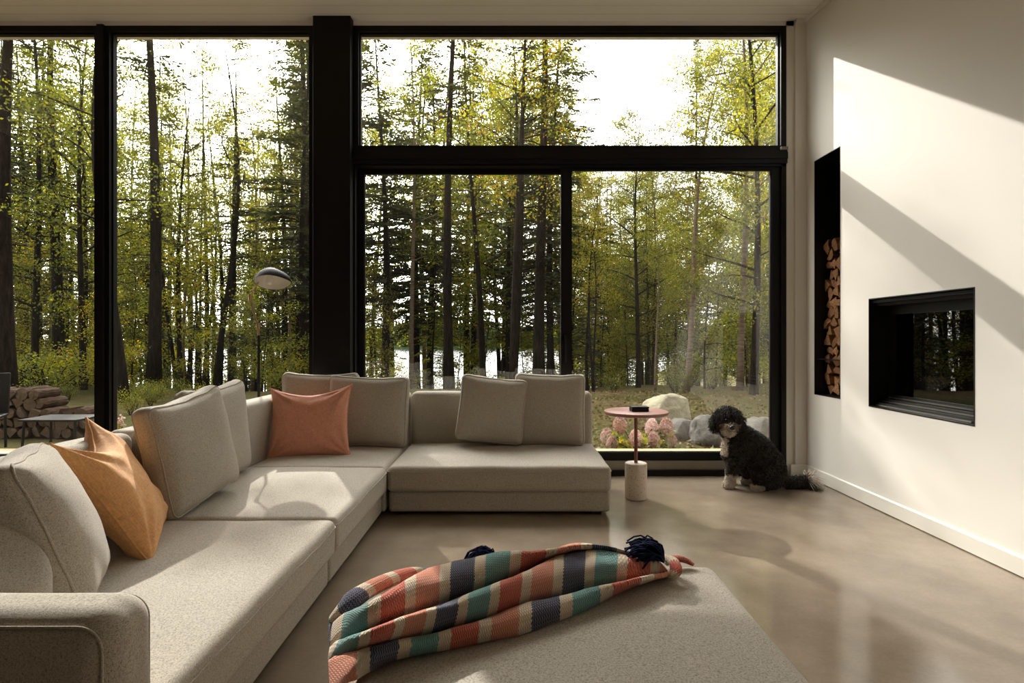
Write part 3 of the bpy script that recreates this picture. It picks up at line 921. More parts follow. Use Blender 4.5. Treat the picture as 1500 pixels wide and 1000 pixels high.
# ------------------------------------------------------------------ dog
def dog_mats():
    out = []
    for nm, c0, c1, sh in (('dark_brown_coat', srgb(18, 12, 9), srgb(46, 29, 20), .25), ('white_coat', srgb(196, 180, 160), srgb(232, 222, 208), .2), ('grizzled_muzzle_coat', srgb(112, 96, 82), srgb(178, 158, 138), .2)):
        t = NT(nm); co = t.coord()
        c = t.mix(t.noise(co, 60, 3), c0, c1)
        t.principled(c, .8, t.bump(t.noise(co, 130, 2), .6, .006), 0, .25, sheen=sh); out.append(t.mat)
    return out
M['coat'], M['coat_white'], M['coat_grey'] = dog_mats()
dog = thing('dog', 'curly dark brown dog with white chest and paws sitting by the glass door', 'dog', (1.80, 4.50, 0))
o = dog.location
def chain(b, pts):
    for (p, r), (q, s) in zip(pts, pts[1:]):
        p, q = Vector(p), Vector(q); n = max(2, int((q-p).length/.02))
        for i in range(n+1):
            f = i/n; c = p.lerp(q, f) - o; rr = r + (s-r)*f
            prof = []
            m = 8; vs = [(c.x, c.y, c.z+rr)]; fs = []
            for a in range(1, m):
                th = pi*a/m
                for k in range(12):
                    ph = 2*pi*k/12; vs.append((c.x+rr*math.sin(th)*math.cos(ph), c.y+rr*math.sin(th)*math.sin(ph), c.z+rr*math.cos(th)))
            vs.append((c.x, c.y, c.z-rr)); L_ = len(vs)-1
            for k in range(12):
                fs.append((0, 1+k, 1+(k+1) % 12)); fs.append((L_, 1+(m-2)*12+(k+1) % 12, 1+(m-2)*12+k))
                for a in range(m-2):
                    fs.append((1+a*12+k, 1+(a+1)*12+k, 1+(a+1)*12+(k+1) % 12, 1+a*12+(k+1) % 12))
            b.add(vs, fs)
b = MB()
# trunk: rump - loin - ribcage - shoulders - neck - skull
chain(b, [((1.985, 4.46, .095), .098), ((1.955, 4.465, .19), .118), ((1.885, 4.48, .285), .118), ((1.800, 4.50, .355), .108), ((1.735, 4.51, .395), .086), ((1.690, 4.50, .440), .070), ((1.665, 4.485, .500), .078)])
chain(b, [((1.80, 4.50, .33), .108), ((1.735, 4.51, .30), .092), ((1.715, 4.52, .255), .070)])        # deep chest
# skull and muzzle, turned to the viewer
chain(b, [((1.665, 4.485, .520), .086), ((1.655, 4.45, .505), .076)])
chain(b, [((1.652, 4.42, .490), .052), ((1.640, 4.355, .478), .036)])
chain(b, [((1.648, 4.43, .462), .044), ((1.640, 4.375, .452), .030)])
# ears
for sx in (-1, 1):
    chain(b, [((1.662+sx*.072, 4.48, .545), .030), ((1.660+sx*.098, 4.468, .505), .030), ((1.660+sx*.100, 4.46, .458), .024)])
# near front leg, far front leg
chain(b, [((1.755, 4.44, .31), .066), ((1.720, 4.455, .215), .048), ((1.692, 4.47, .120), .034), ((1.682, 4.475, .055), .031), ((1.678, 4.47, .034), .034), ((1.648, 4.455, .026), .026)])
chain(b, [((1.765, 4.58, .31), .062), ((1.760, 4.60, .210), .045), ((1.748, 4.62, .115), .033), ((1.744, 4.63, .050), .031), ((1.738, 4.615, .030), .032), ((1.718, 4.60, .025), .025)])
# haunches and hind feet
chain(b, [((1.965, 4.43, .155), .110), ((1.930, 4.395, .12), .090), ((1.872, 4.39, .10), .050), ((1.915, 4.40, .045), .040), ((1.868, 4.395, .030), .031), ((1.835, 4.39, .027), .026)])
chain(b, [((1.965, 4.53, .155), .105), ((1.92, 4.56, .12), .080), ((1.86, 4.575, .10), .046), ((1.90, 4.58, .045), .038), ((1.84, 4.575, .028), .029)])
# tail along the floor
chain(b, [((2.045, 4.45, .075), .045), ((2.12, 4.455, .045), .033), ((2.20, 4.46, .043), .032), ((2.27, 4.455, .062), .030), ((2.295, 4.45, .085), .022)])
raw = b.build('dog_raw', M['coat'])
rm = raw.modifiers.new('r', 'REMESH'); rm.mode = 'VOXEL'; rm.voxel_size = .009
sm = raw.modifiers.new('s', 'SMOOTH'); sm.factor = .5; sm.iterations = 4
dg = bpy.context.evaluated_depsgraph_get()
me = bpy.data.meshes.new_from_object(raw.evaluated_get(dg)); me.name = 'body'
bpy.data.objects.remove(raw)
me.materials.clear()
for k in ('coat', 'coat_white', 'coat_grey'): me.materials.append(M[k])
def region(c, n):
    x, y, z = c
    w = nz(c, 18, 3)*.012
    if x < 1.80 and z < .105 + w*2: return 1                       # front feet
    if x < 1.90 and z < .052 + w: return 1                         # hind feet
    if x > 2.262 and z > .055: return 1                            # tail tip
    if .245 < z < .392 + w and x < 1.668 + w and n.x < .15: return 1     # shirt front
    if y < 4.43 and x < 1.70 and .418 < z < .460 + w: return 1                  # chin
    if y < 4.412 and x < 1.72 and .42 < z < .510 + w: return 2                        # muzzle
    return 0
for p in me.polygons:
    p.use_smooth = True
    p.material_index = region(p.center + o, p.normal)
body = bpy.data.objects.new('body', me); COL.objects.link(body); body.parent = dog
# curls
rng = random.Random(9)
polys = list(me.polygons); areas = np.array([p.area for p in polys]); cum = np.cumsum(areas)
furs = [MB(), MB(), MB()]
for k in range(11500):
    p = polys[int(np.searchsorted(cum, rng.random()*cum[-1]))]
    c = p.center.copy(); n = p.normal.copy(); cw = c + o
    mi = p.material_index
    head = cw.z > .44 and cw.x < 1.78
    face = cw.y < 4.40 and head
    tail = cw.x > 2.10
    L_ = rng.uniform(.016, .026)
    if head: L_ = rng.uniform(.020, .034)
    if cw.z > .565 : L_ *= 1.15
    if face: L_ = rng.uniform(.010, .018)
    if cw.z < .1 and not tail: L_ = rng.uniform(.010, .017)
    if tail: L_ = rng.uniform(.02, .035)
    tip = cw.x > 2.255
    if tip: L_ = rng.uniform(.05, .09)
    down = Vector((0, 0, -1)) if not tip else Vector((.3, 0, .35))
    d = (n + down*(.45 if not head else .3) + Vector((rng.uniform(-.3,.3), rng.uniform(-.3,.3), rng.uniform(-.3,.3)))).normalized()
    if face and abs(cw.z-.49) < .025 and cw.y < 4.345: continue
    u = d.orthogonal().normalized(); w_ = d.cross(u); ph = rng.uniform(0, 6.28); cr = (.0085 if head else .0068) if not tip else .004
    if face: cr = .003
    pts = []
    for i in range(6):
        f = i/5; a = ph + f*(6.5 if not tip else 2.5)
        q = c + d*L_*f + (u*math.cos(a)+w_*math.sin(a))*cr*min(1, f*2.5)
        if tip: q = q + Vector((.015, 0, -.03))*f*f
        q.z = max(q.z, .001)
        pts.append(q)
    furs[mi].tube(pts, [.0027, .0029, .0028, .0025, .0019, .0008], 3, caps=False)
for f_, nm, mt in zip(furs, ('curly_coat', 'white_curls', 'muzzle_fur'), ('coat', 'coat_white', 'coat_grey')):
    q = f_.build(nm, M[mt], body, smooth=True)
    if nm != 'curly_coat': q['label'] = {'white_curls': 'white curls of chest, paws, chin and tail tip', 'muzzle_fur': 'grizzled fur of the muzzle'}[nm]
def ball(nm, c, r, mat, sc=(1,1,1)):
    bm = bmesh.new(); bmesh.ops.create_uvsphere(bm, u_segments=18, v_segments=12, radius=r)
    m = bpy.data.meshes.new(nm); bm.to_mesh(m); bm.free()
    for p in m.polygons: p.use_smooth = True
    m.materials.append(M[mat]); q = bpy.data.objects.new(nm, m); COL.objects.link(q); q.parent = dog
    q.location = Vector(c) - o; q.scale = sc; return q
M['nose'] = m_plain('wet_black_nose', (.006, .005, .005), .25, 0, .5)
ball('nose', (1.639, 4.312, .489), .019, 'nose', (1.15, .8, .85))
for sx in (-1, 1): ball('eye', (1.652+sx*.033, 4.384, .535), .0105, 'nose')
# ------------------------------------------------------------------ outside: ground, lake, forest
def gz(x, y):
    t = max(0, min(1, (y-11.5)/22)); t = t*t*(3-2*t)
    right = max(0, min(1, (x - .18*y + 1)/5))
    z = -2.75*t*(1-.45*right)
    if y > 37 and right < .5: z -= .6
    bump = nz((x, y, 0), .35, 4)*.18 + nz((x, y, 0), 1.3, 2)*.07
    z += bump*max(0, min(1, (y-6.0)/2.5)) if y < 36 else 0
    return z - .03*(1 if y < 7 else 0)

def ground_mat():
    t = NT('mossy_forest_floor'); co = t.coord()
    a = t.noise(co, .8, 5, .65); b_ = t.noise(co, 9, 5, .7); c_ = t.noise(co, 40, 4, .7)
    c1 = t.ramp(b_, [(.3, srgb(86, 72, 52)), (.48, srgb(140, 120, 86)), (.62, srgb(124, 120, 72)), (.8, srgb(168, 150, 112))])
    c2 = t.ramp(c_, [(.3, srgb(66, 64, 40)), (.55, srgb(118, 120, 66)), (.8, srgb(150, 146, 92))])
    c = t.mix(t.ramp(a, [(.42, (0,0,0)), (.58, (1,1,1))]), c1, c2)
    c = t.mix(1.0, c, (.62, .60, .56), 'MULTIPLY')
    t.principled(c, .95, t.bump(t.math('ADD', b_, c_), .8, .05), 0, .1); return t.mat
M['ground'] = ground_mat()
b = MB()
xs = [-70, -45, -32, -24] + [-18 + .5*i for i in range(73)] + [24, 32, 45, 70]
ys = [5.10 + .35*i for i in range(46)] + [21.5 + 1.2*i for i in range(14)] + [40, 48]
vs = [(x, y, gz(x, y)) for y in ys for x in xs]; nx = len(xs)
b.add(vs, [(j*nx+i, j*nx+i+1, (j+1)*nx+i+1, (j+1)*nx+i) for j in range(len(ys)-1) for i in range(nx-1)])
struct(b.build('ground', M['ground'], smooth=True))

def water_mat():
    t = NT('rippled_lake_water'); co = t.coord()
    h = t.noise(t.mapping(co, (.5, 2.2, 1)), 1.6, 4, .6)
    t.principled((.02, .035, .04), .12, t.bump(h, .35, .10), 0, .6); return t.mat
M['water'] = water_mat()
b = MB(); b.add([(-160, 34, -2.45), (160, 34, -2.45), (160, 300, -2.45), (-160, 300, -2.45)], [(0,1,2,3)]); struct(b.build('lake', M['water']))
M['far'] = m_plain('far_shore_conifers', srgb(66, 82, 48), .95, 0, .1, .35, .4)
b = MB(); vs = []
rng = random.Random(2)
hx = [-160 + 8*i for i in range(41)]
for k, (y, zf) in enumerate(((208, -2.6), (213, -1.2), (240, 1.2), (275, 6.5))):
    vs += [(x, y, zf + (2.2*nz((x, y, 0), .02, 1) if k in (1, 2, 3) else 0)) for x in hx]
n = len(hx)
b.add(vs, [(j*n+i, j*n+i+1, (j+1)*n+i+1, (j+1)*n+i) for j in range(3) for i in range(n-1)])
struct(b.build('terrain', M['far'], smooth=True))
b = MB()
for i in range(900):
    x = rng.uniform(-110, 110); y = rng.uniform(211, 236); r = rng.uniform(.9, 2.0); h = rng.uniform(3.5, 6.5) + 7*math.exp(-((x+30)/17)**2)*rng.uniform(.7, 1)
    z0 = -1.8 + (y-211)*.08
    vs = [(x, y, z0+h)]; k = 7
    for lv, (hh, rr) in enumerate(((.72, .34), (.66, .55), (.36, .62), (.3, .9), (0, 1.0))):
        for j in range(k):
            a = 2*pi*j/k + lv*.3; q = r*rr*rng.uniform(.75, 1.2); vs.append((x+q*math.cos(a), y+q*math.sin(a), z0+h*hh))
    fs = [(0, 1+j, 1+(j+1) % k) for j in range(k)]
    for lv in range(4): fs += [(1+lv*k+j, 1+lv*k+(j+1) % k, 1+(lv+1)*k+(j+1) % k, 1+(lv+1)*k+j)[::-1] for j in range(k)]
    b.add(vs, fs)
far = stuff(tag(b.build('far_forest', M['far']), 'dark wooded shore across the lake seen between the trunks', 'forest'))

def leaf_mat(name, greens, trans=.55, tint=(3.1, 2.9, .9)):
    t = NT(name); co = t.coord(); oi = t.new('ShaderNodeObjectInfo'); geo = t.new('ShaderNodeNewGeometry')
    f = t.math('ADD', t.math('MULTIPLY', geo.outputs['Random Per Island'], .75), t.math('MULTIPLY', oi.outputs['Random'], .25))
    c = t.ramp(f, greens)
    d = t.new('ShaderNodeBsdfDiffuse'); t.link(c, d.inputs[0])
    tl = t.new('ShaderNodeBsdfTranslucent')
    cb = t.mix(1.0, c, tint, 'MULTIPLY'); t.link(cb, tl.inputs[0])
    mx = t.new('ShaderNodeMixShader'); mx.inputs[0].default_value = trans
    t.link(d.outputs[0], mx.inputs[1]); t.link(tl.outputs[0], mx.inputs[2])
    g = t.new('ShaderNodeBsdfGlossy'); g.inputs['Roughness'].default_value = .4; g.inputs[0].default_value = (.9, .95, .8, 1)
    m2 = t.new('ShaderNodeMixShader'); m2.inputs[0].default_value = .045
    t.link(mx.outputs[0], m2.inputs[1]); t.link(g.outputs[0], m2.inputs[2])
    t.link(m2.outputs[0], t.out.inputs['Surface']); return t.mat
M['leaf'] = leaf_mat('broadleaf_foliage', [(0, srgb(36, 44, 20)), (.35, srgb(60, 68, 26)), (.65, srgb(88, 90, 32)), (.88, srgb(116, 108, 40)), (.97, srgb(140, 86, 42))], .68)
M['leaf_bright'] = leaf_mat('yellow_green_foliage', [(0, srgb(60, 70, 26)), (.5, srgb(92, 98, 34)), (.85, srgb(128, 122, 46)), (.97, srgb(156, 100, 48))], .68)  # yellower, paler greens than the other broadleaf foliage
M['needle'] = leaf_mat('conifer_needles', [(0, srgb(28, 34, 20)), (.5, srgb(46, 52, 27)), (.9, srgb(72, 72, 36)), (.98, srgb(96, 70, 40))], .40, (2.1, 2.1, .95))
def bark_mat(name, stops, band=False):
    t = NT(name); co = t.coord()
    g = t.noise(t.mapping(co, (9, 9, 1.6) if not band else (2, 2, 14)), 2.2, 6, .65)
    c = t.ramp(g, stops)
    t.principled(c, .95, t.bump(g, .8, .02), 0, .1); return t.mat
M['bark'] = bark_mat('grey_brown_bark', [(.3, srgb(30, 25, 21)), (.55, srgb(52, 44, 37)), (.8, srgb(80, 69, 58))])
M['birch'] = bark_mat('pale_birch_bark', [(.30, srgb(56, 44, 36)), (.40, srgb(122, 102, 85)), (.7, srgb(160, 141, 121))], True)

class Plant:
    def __init__(s, seed):
        s.r = np.random.RandomState(seed); s.rng = random.Random(seed); s.b = MB(); s.q = []
    def leaves(s, centres, size, up=.0, aspect=1.5):
        """diamond leaves at random attitudes round the given points"""
        n = len(centres)
        if not n: return
        c = np.asarray(centres, dtype=np.float64)
        d = s.r.normal(size=(n, 3)); d[:, 2] *= (1-up); d /= np.linalg.norm(d, axis=1, keepdims=True)
        e = s.r.normal(size=(n, 3)); e -= d*(d*e).sum(1, keepdims=True); e /= np.linalg.norm(e, axis=1, keepdims=True)
        L = size*s.r.uniform(.7, 1.25, (n, 1)); W = L/aspect
        s.q.append(np.stack([c - d*L*.5, c + e*W*.5 - d*L*.05, c + d*L*.5, c - e*W*.5 - d*L*.05], axis=1))
    def cards(s, a, b_, wid):
        """narrow quads from a to b (arrays), random roll: needle sprays"""
        a = np.asarray(a, float); b_ = np.asarray(b_, float); n = len(a)
        d = b_-a; e = s.r.normal(size=(n, 3)); e[:, 2] *= .5
        e -= d*((d*e).sum(1, keepdims=True)/np.maximum((d*d).sum(1, keepdims=True), 1e-9)); e /= np.linalg.norm(e, axis=1, keepdims=True)
        w = wid*s.r.uniform(.7, 1.3, (n, 1))*.5
        s.q.append(np.stack([a - e*w*.6, a + d*.5 - e*w, b_, a + d*.5 + e*w], axis=1))
    def foliage_mesh(s, name, mat):
        v = np.concatenate(s.q); n = len(v); me = bpy.data.meshes.new(name)
        me.vertices.add(n*4); me.vertices.foreach_set('co', v.reshape(-1).astype(np.float32))
        me.loops.add(n*4); me.loops.foreach_set('vertex_index', np.arange(n*4, dtype=np.int32))
        me.polygons.add(n); me.polygons.foreach_set('loop_start', np.arange(0, n*4, 4, dtype=np.int32))
        me.polygons.foreach_set('loop_total', np.full(n, 4, dtype=np.int32))
        me.materials.append(mat); me.update(calc_edges=True); return me

def trunk_pts(rng, h, bend, n=12, lean=0):
    ax, ay = rng.uniform(0, 6.28), rng.uniform(0, 6.28)
    return [Vector((bend*math.sin(ax + i/n*4)*i/n + lean*i/n*h, bend*math.sin(ay + i/n*3.3)*i/n, h*i/n)) for i in range(n+1)]

def conifer(seed, h, r, z0, Lmax, dens, dead=18, size=.16, wid=.05):
    p = Plant(seed); rng = p.rng
    tp = trunk_pts(rng, h, .25)
    p.b.tube(tp, [r*(1-.93*i/12)*(1.25 if i == 0 else 1) for i in range(13)], 9)
    def pos(z):
        f = max(0, min(.9999, z/h))*12; i = int(f); return tp[i].lerp(tp[i+1], f-i)
    A = []; B = []
    n = int((h-z0)*dens)
    for k in range(n):
        z = z0 + (h-z0)*(k+rng.random())/n
        t = (z-z0)/(h-z0)
        L = Lmax*(1-t)**.75*rng.uniform(.65, 1.1)*(.55 + .45*min(1, t*5)) + .12
        a = rng.uniform(0, 6.28); dr = Vector((math.cos(a), math.sin(a), 0)); o_ = pos(z)
        rise = .25*t + .02
        def bp(f): return o_ + dr*L*f + Vector((0, 0, L*(rise*f - .42*f*f*(1-t*.6) + .10*f**4)))
        p.b.tube([bp(0), bp(.5), bp(1)], [.004+.010*L, .003+.005*L, .002], 3, caps=False)
        m = max(3, int(L/.085))
        side = dr.cross(Vector((0,0,1)))
        for i in range(m):
            f = .12 + .88*(i+rng.random()*.8)/m; c = bp(f)
            for sg in (-1, 1):
                if rng.random() < .12: continue
                ll = (.30*L*(1.05-f) + .10)*rng.uniform(.6, 1.2)
                e = c + (side*sg*.85 + dr*.55 + Vector((0,0,rng.uniform(-.35,.12)))).normalized()*ll
                q = max(1, int(ll/size*1.3))
                for j in range(q):
                    u0 = c.lerp(e, j/q); u1 = c.lerp(e, min(1, (j+1.35)/q)) + Vector((rng.uniform(-.03,.03), rng.uniform(-.03,.03), rng.uniform(-.04,.03)))
                    A.append(u0); B.append(u1)
            A.append(c); B.append(bp(min(1, f+.12)) + Vector((0,0,rng.uniform(-.03,.03))))
    A.append(tp[-1]-Vector((0,0,.3))); B.append(tp[-1]+Vector((0,0,.15)))
    p.cards(A, B, wid)
    for k in range(dead):                       # dead lower twigs
        z = rng.uniform(.18*h if z0 > .2*h else .3, z0*1.1); a = rng.uniform(0, 6.28); L = rng.uniform(.3, 1.5)
        d = Vector((math.cos(a), math.sin(a), rng.uniform(-.25, .15))); o_ = pos(z)
        p.b.tube([o_, o_+d*L*.5, o_+d*L+Vector((0,0,-.1))], [.010, .006, .002], 3, caps=False)
        if rng.random() < .6:
            e = o_+d*L*.5; d2 = (d + Vector((rng.uniform(-.8,.8), rng.uniform(-.8,.8), -.1))); p.b.tube([e, e+d2*L*.4], [.005, .002], 3, caps=False)
    return p

def broadleaf(seed, h, r, z0, spread, nb, leaves, leaf, bend=.35, lean=0.0, stems=1):
    p = Plant(seed); rng = p.rng; C = []
    for st in range(stems):
        tp = trunk_pts(rng, h*(1 if st == 0 else rng.uniform(.75, .95)), bend, 12, lean if st == 0 else rng.uniform(-.12, .12))
        rr = r*(1 if st == 0 else .7)
        p.b.tube(tp, [rr*(1-.88*i/12)*(1.2 if i == 0 else 1) for i in range(13)], 8)
        hh = tp[-1].z
        for k in range(nb):
            z = z0 + (hh-z0)*(k+rng.random())/nb; f = min(.9999, z/hh)*12; i = int(f); o_ = tp[i].lerp(tp[i+1], f-i)
            t = (z-z0)/(hh-z0)
            L = spread*(.35 + .65*math.sin(pi*min(1, .15+t*.85))**.8)*rng.uniform(.6, 1.15)
            a = rng.uniform(0, 6.28); el = rng.uniform(.15, .75)
            d = Vector((math.cos(a)*math.cos(el), math.sin(a)*math.cos(el), math.sin(el)))
            pts = [o_]
            for s in range(4):
                d = (d + Vector((rng.uniform(-.3,.3), rng.uniform(-.3,.3), rng.uniform(-.22,.12)))).normalized(); pts.append(pts[-1] + d*L/4)
            br = rr*(1-.88*min(1, z/hh))
            p.b.tube(pts, [max(.004, br*.45), .012*L+.003, .008*L+.002, .005, .002], 4, caps=False)
            for s in range(7):
                g = rng.uniform(.3, 1)*4; i2 = min(3, int(g)); e0 = pts[i2].lerp(pts[i2+1], g-i2)
                d2 = (d + Vector((rng.uniform(-1,1), rng.uniform(-1,1), rng.uniform(-.5,.6)))).normalized()
                l2 = L*rng.uniform(.22, .42); e1 = e0 + d2*l2
                p.b.tube([e0, e1], [.005, .0015], 3, caps=False)
                for q in range(leaves):
                    u = rng.uniform(.15, 1.1); c = e0.lerp(e1, u)
                    sp = .10 + .05*L
                    C.append((c.x+rng.gauss(0, sp), c.y+rng.gauss(0, sp), c.z+rng.gauss(0, sp*.8)))
    p.leaves(C, leaf); return p

def bush(seed, h, spread, n, leaf):
    p = Plant(seed); rng = p.rng; C = []
    for k in range(11):
        a = rng.uniform(0, 6.28); q = spread*rng.uniform(.2, 1); e = Vector((math.cos(a)*q, math.sin(a)*q, h*rng.uniform(.5, 1)))
        m = e*.5 + Vector((rng.uniform(-.1,.1), rng.uniform(-.1,.1), h*.12))
        p.b.tube([(e.x*.06, e.y*.06, 0), m, e], [.014, .009, .003], 4, caps=False)
        for i in range(n):
            f = rng.uniform(.25, 1.1); c = m.lerp(e, f) if f > .5 else (m*(f*2)); s = spread*.24
            C.append((c.x+rng.gauss(0, s), c.y+rng.gauss(0, s), max(.02, c.z+rng.gauss(0, s*.7))))
    p.leaves(C, leaf); return p

PROTO = {}
def proto(key, name, p, bark, leafm):
    me = p.b.build(key + '_trunk_proto', M[bark], smooth=True); tm = me.data; bpy.data.objects.remove(me); tm.name = 'trunk'
    PROTO[key] = (name, tm, p.foliage_mesh('foliage', M[leafm]))
proto('spruceA', 'spruce_tree', conifer(1, 13, .13, 2.2, 1.7, 11), 'bark', 'needle')
proto('spruceB', 'spruce_tree', conifer(2, 14, .15, 5.0, 1.5, 9.5, 110), 'bark', 'needle')
proto('spruceC', 'spruce_tree', conifer(3, 6, .06, .6, 1.15, 13, 4), 'bark', 'needle')
proto('spruceD', 'spruce_tree', conifer(4, 15, .15, 7.5, 1.3, 9, 150), 'bark', 'needle')
proto('spruceE', 'spruce_tree', conifer(5, 13, .13, 3.0, 2.5, 14, 30, .17, .06), 'bark', 'needle')
proto('spire', 'spruce_tree', conifer(6, 16, .13, 2.0, 1.05, 24, 4, .16, .075), 'bark', 'needle')
proto('birchA', 'birch_tree', broadleaf(11, 12, .085, 4.0, 1.7, 24, 44, .066), 'birch', 'leaf_bright')
proto('birchB', 'birch_tree', broadleaf(12, 11, .10, 3.0, 1.9, 26, 44, .066, .5, .09), 'birch', 'leaf')
proto('ash', 'ash_tree', broadleaf(22, 11, .10, 4.2, 1.8, 20, 36, .066, .45, .06), 'bark', 'leaf')
proto('firlet', 'spruce_tree', conifer(23, 5.5, .05, .5, 1.2, 13, 2), 'bark', 'leaf_bright')
proto('mapleA', 'maple_tree', broadleaf(13, 10.5, .09, 1.8, 2.1, 32, 46, .068), 'bark', 'leaf')
proto('mapleB', 'maple_tree', broadleaf(14, 11.5, .11, 4.5, 1.9, 20, 32, .066, .6, .04, 2), 'bark', 'leaf_bright')
proto('saplingA', 'sapling', broadleaf(15, 5.2, .03, .7, 1.1, 26, 30, .062, .2), 'bark', 'leaf')
proto('saplingB', 'sapling', broadleaf(16, 4.2, .025, .4, 1.0, 22, 30, .062, .2), 'bark', 'leaf_bright')
proto('bushA', 'shrub', bush(17, 1.3, .75, 170, .05), 'bark', 'leaf')
proto('bushB', 'shrub', bush(18, .9, .7, 150, .048), 'bark', 'leaf_bright')
PH = {'spruceE': 13, 'spire': 16, 'ash': 11, 'firlet': 5.5, 'spruceA': 13, 'spruceB': 14, 'spruceC': 6, 'spruceD': 15, 'birchA': 12, 'birchB': 11, 'mapleA': 10.5, 'mapleB': 11.5, 'saplingA': 5.2, 'saplingB': 4.2, 'bushA': 1.3, 'bushB': .9}
def plant(key, x, y, h, label, cat, group, wide=1.0, rot=None, rng=random):
    name, tm, fm = PROTO[key]
    e = thing(name, label, cat, (x, y, gz(x, y)-.04), rng.uniform(0, 6.28) if rot is None else rot, group)
    s = h/PH[key]; e.scale = (s*wide, s*wide, s)
    t = bpy.data.objects.new('trunk' if cat != 'shrub' else 'stems', tm); f = bpy.data.objects.new('foliage', fm)
    for q in (t, f): COL.objects.link(q); q.parent = e
    return e
# ------------------------------------------------------------------ the trees one can tell apart
def X_(px, D): return (px - CX)/F*D
HERO = [
 # key, px at eye level, distance, height, label, category, rotation
 ('spruceE', 563, 20.5, 14, 'dark straight evergreen trunk just beyond the tall black post, over the sliding door'),
 ('spruceB', 630, 23, 14.5, 'slender evergreen trunk between the post and the door, before the lake'),
 ('spruceD', 658, 15.5, 14.5, 'tall straight evergreen trunk with bare dead twigs in front of the lake'),
 ('birchA', 603, 19, 12.4, 'slim leafy birch whose crown reaches into the transom window beside the black post'),
 ('ash', 708, 17.5, 11.5, 'thin ash with a leafy crown between the straight bare trunk and the forked tree'),
 ('mapleB', 752, 13.5, 10.5, 'dark forked broadleaf tree with curved stems in front of the lake'),
 ('spruceB', 789, 14.0, 14.5, 'straight dark evergreen trunk beside the middle stile of the sliding door'),
 ('spruceE', 808, 19, 14.0, 'dense dark spruce whose crown fills the transom window beside the open sky'),
 ('mapleA', 935, 14.5, 7.0, 'slim brown-trunked maple rising behind the round side table'),
 ('mapleA', 957, 17, 6.6, 'second brown-trunked maple just behind the side table one, beside the pale boulder'),
 ('birchA', 1012, 15, 6.4, 'pale-trunked birch between the boulder and the dog'),
 ('birchB', 1005, 12.5, 7.4, 'leaning pale birch behind the dog, slanting across the glass'),
 ('birchA', 1084, 12.5, 10.2, 'slender birch with bright leaves over the dog'),
 ('mapleA', 1104, 11.5, 9.5, 'leafy maple next to the white wall edge of the glass door'),
 ('spire', 1021, 26, 16.0, 'narrow tall spruce standing out against the open sky in the transom window'),
 ('birchB', 1135, 16, 11, 'bright green birch crown filling the end of the transom window by the wall'),
 ('spruceD', 225, 13.2, 14, 'thick grey evergreen trunk in the middle window beside the black mullion'),
 ('ash', 183, 11.0, 9, 'leaning grey trunk right beside the black mullion'),
 ('ash', 316, 14.5, 8.7, 'leaning ash with a brown trunk behind the lamp, in the middle window'),
 ('spruceB', 341, 17, 10.2, 'dark straight trunk just before the brass arm of the lamp'),
 ('spruceE', 445, 15.5, 10.2, 'evergreen with a thick trunk against the black post, behind the lamp shade'),
 ('spruceA', 415, 21, 12.6, 'evergreen directly behind the lamp shade'),
 ('spruceD', 12, 10.5, 13, 'thick dark trunk at the outer edge of the first window'),
 ('mapleA', 50, 13.0, 10, 'broadleaf tree with a slim trunk behind the outdoor woodpile'),
 ('spruceB', 86, 14.5, 13, 'evergreen trunk rising behind the middle of the outdoor woodpile'),
 ('mapleA', 122, 13.0, 9.0, 'green maple close to the black mullion, in the first window'),
 ('mapleA', 265, 17.0, 9.5, 'round-crowned maple behind the grey evergreen trunk of the middle window'),
]
CATN = {'spruce_tree': 'tree', 'birch_tree': 'tree', 'maple_tree': 'tree', 'ash_tree': 'tree', 'sapling': 'tree', 'shrub': 'shrub'}
rng = random.Random(77)
for key, px, D, h, lab in HERO:
    plant(key, X_(px, D), D, h, lab, 'tree', None, rng.uniform(.95, 1.1) if px != 1021 else 1.0, 0.0 if key == 'birchB' or px == 316 else (pi if px == 183 else None), rng)

LAB = {
 'spruce_tree': ('slim evergreen tree deep in the forest beyond the windows', 'evergreens deep in the forest'),
 'birch_tree': ('pale-barked birch deep in the forest beyond the windows', 'birches deep in the forest'),
 'maple_tree': ('green broadleaf tree deep in the forest beyond the windows', 'broadleaf trees deep in the forest'),
 'ash_tree': ('bare-stemmed ash deep in the forest beyond the windows', 'ashes deep in the forest'),
 'sapling': ('young thin-stemmed tree of the understory beyond the windows', 'young trees of the understory'),
 'shrub': ('low leafy shrub on the forest floor beyond the windows', 'low shrubs on the forest floor')}
used = [(X_(px, D), D) for _, px, D, _, _ in HERO]
def free(x, y, d): return all((x-a)**2+(y-b_)**2 > d*d for a, b_ in used)
def corridor(x, y): return -.9 < x + .47*y < 5.4
def filler(keys, px0, px1, D0, D1, n, top0, top1, dmin=1.0, w=(.9, 1.15)):
    made = 0; tries = 0
    while made < n and tries < n*60:
        tries += 1
        D = (rng.random()*(D1**2-D0**2) + D0**2)**.5; px = rng.uniform(px0, px1); x = X_(px, D)
        if not free(x, D, dmin): continue
        key = rng.choice(keys); g = gz(x, D)
        h = H + (CY - rng.uniform(top0, top1))*D/F - g
        if corridor(x, D) and D < 22 and g + h > .8 + .68*(D-3.2): continue
        h = max(.45 if key[:4] == 'bush' else 1.5, min(h, PH[key]*1.55))
        nm = PROTO[key][0]
        plant(key, x, D, h, LAB[nm][0], CATN[nm], LAB[nm][1], rng.uniform(*w), None, rng)
        used.append((x, D)); made += 1
ALLT = ['spruceA', 'spruceB', 'mapleA', 'birchA', 'mapleB', 'ash', 'spruceD', 'ash']
filler(ALLT, -170, 250, 18, 34, 27, 20, 190, 1.2)
filler(ALLT, 250, 410, 18, 34, 15, 130, 290, 1.2)
filler(ALLT, 410, 500, 20, 34, 10, 20, 150, 1.2)
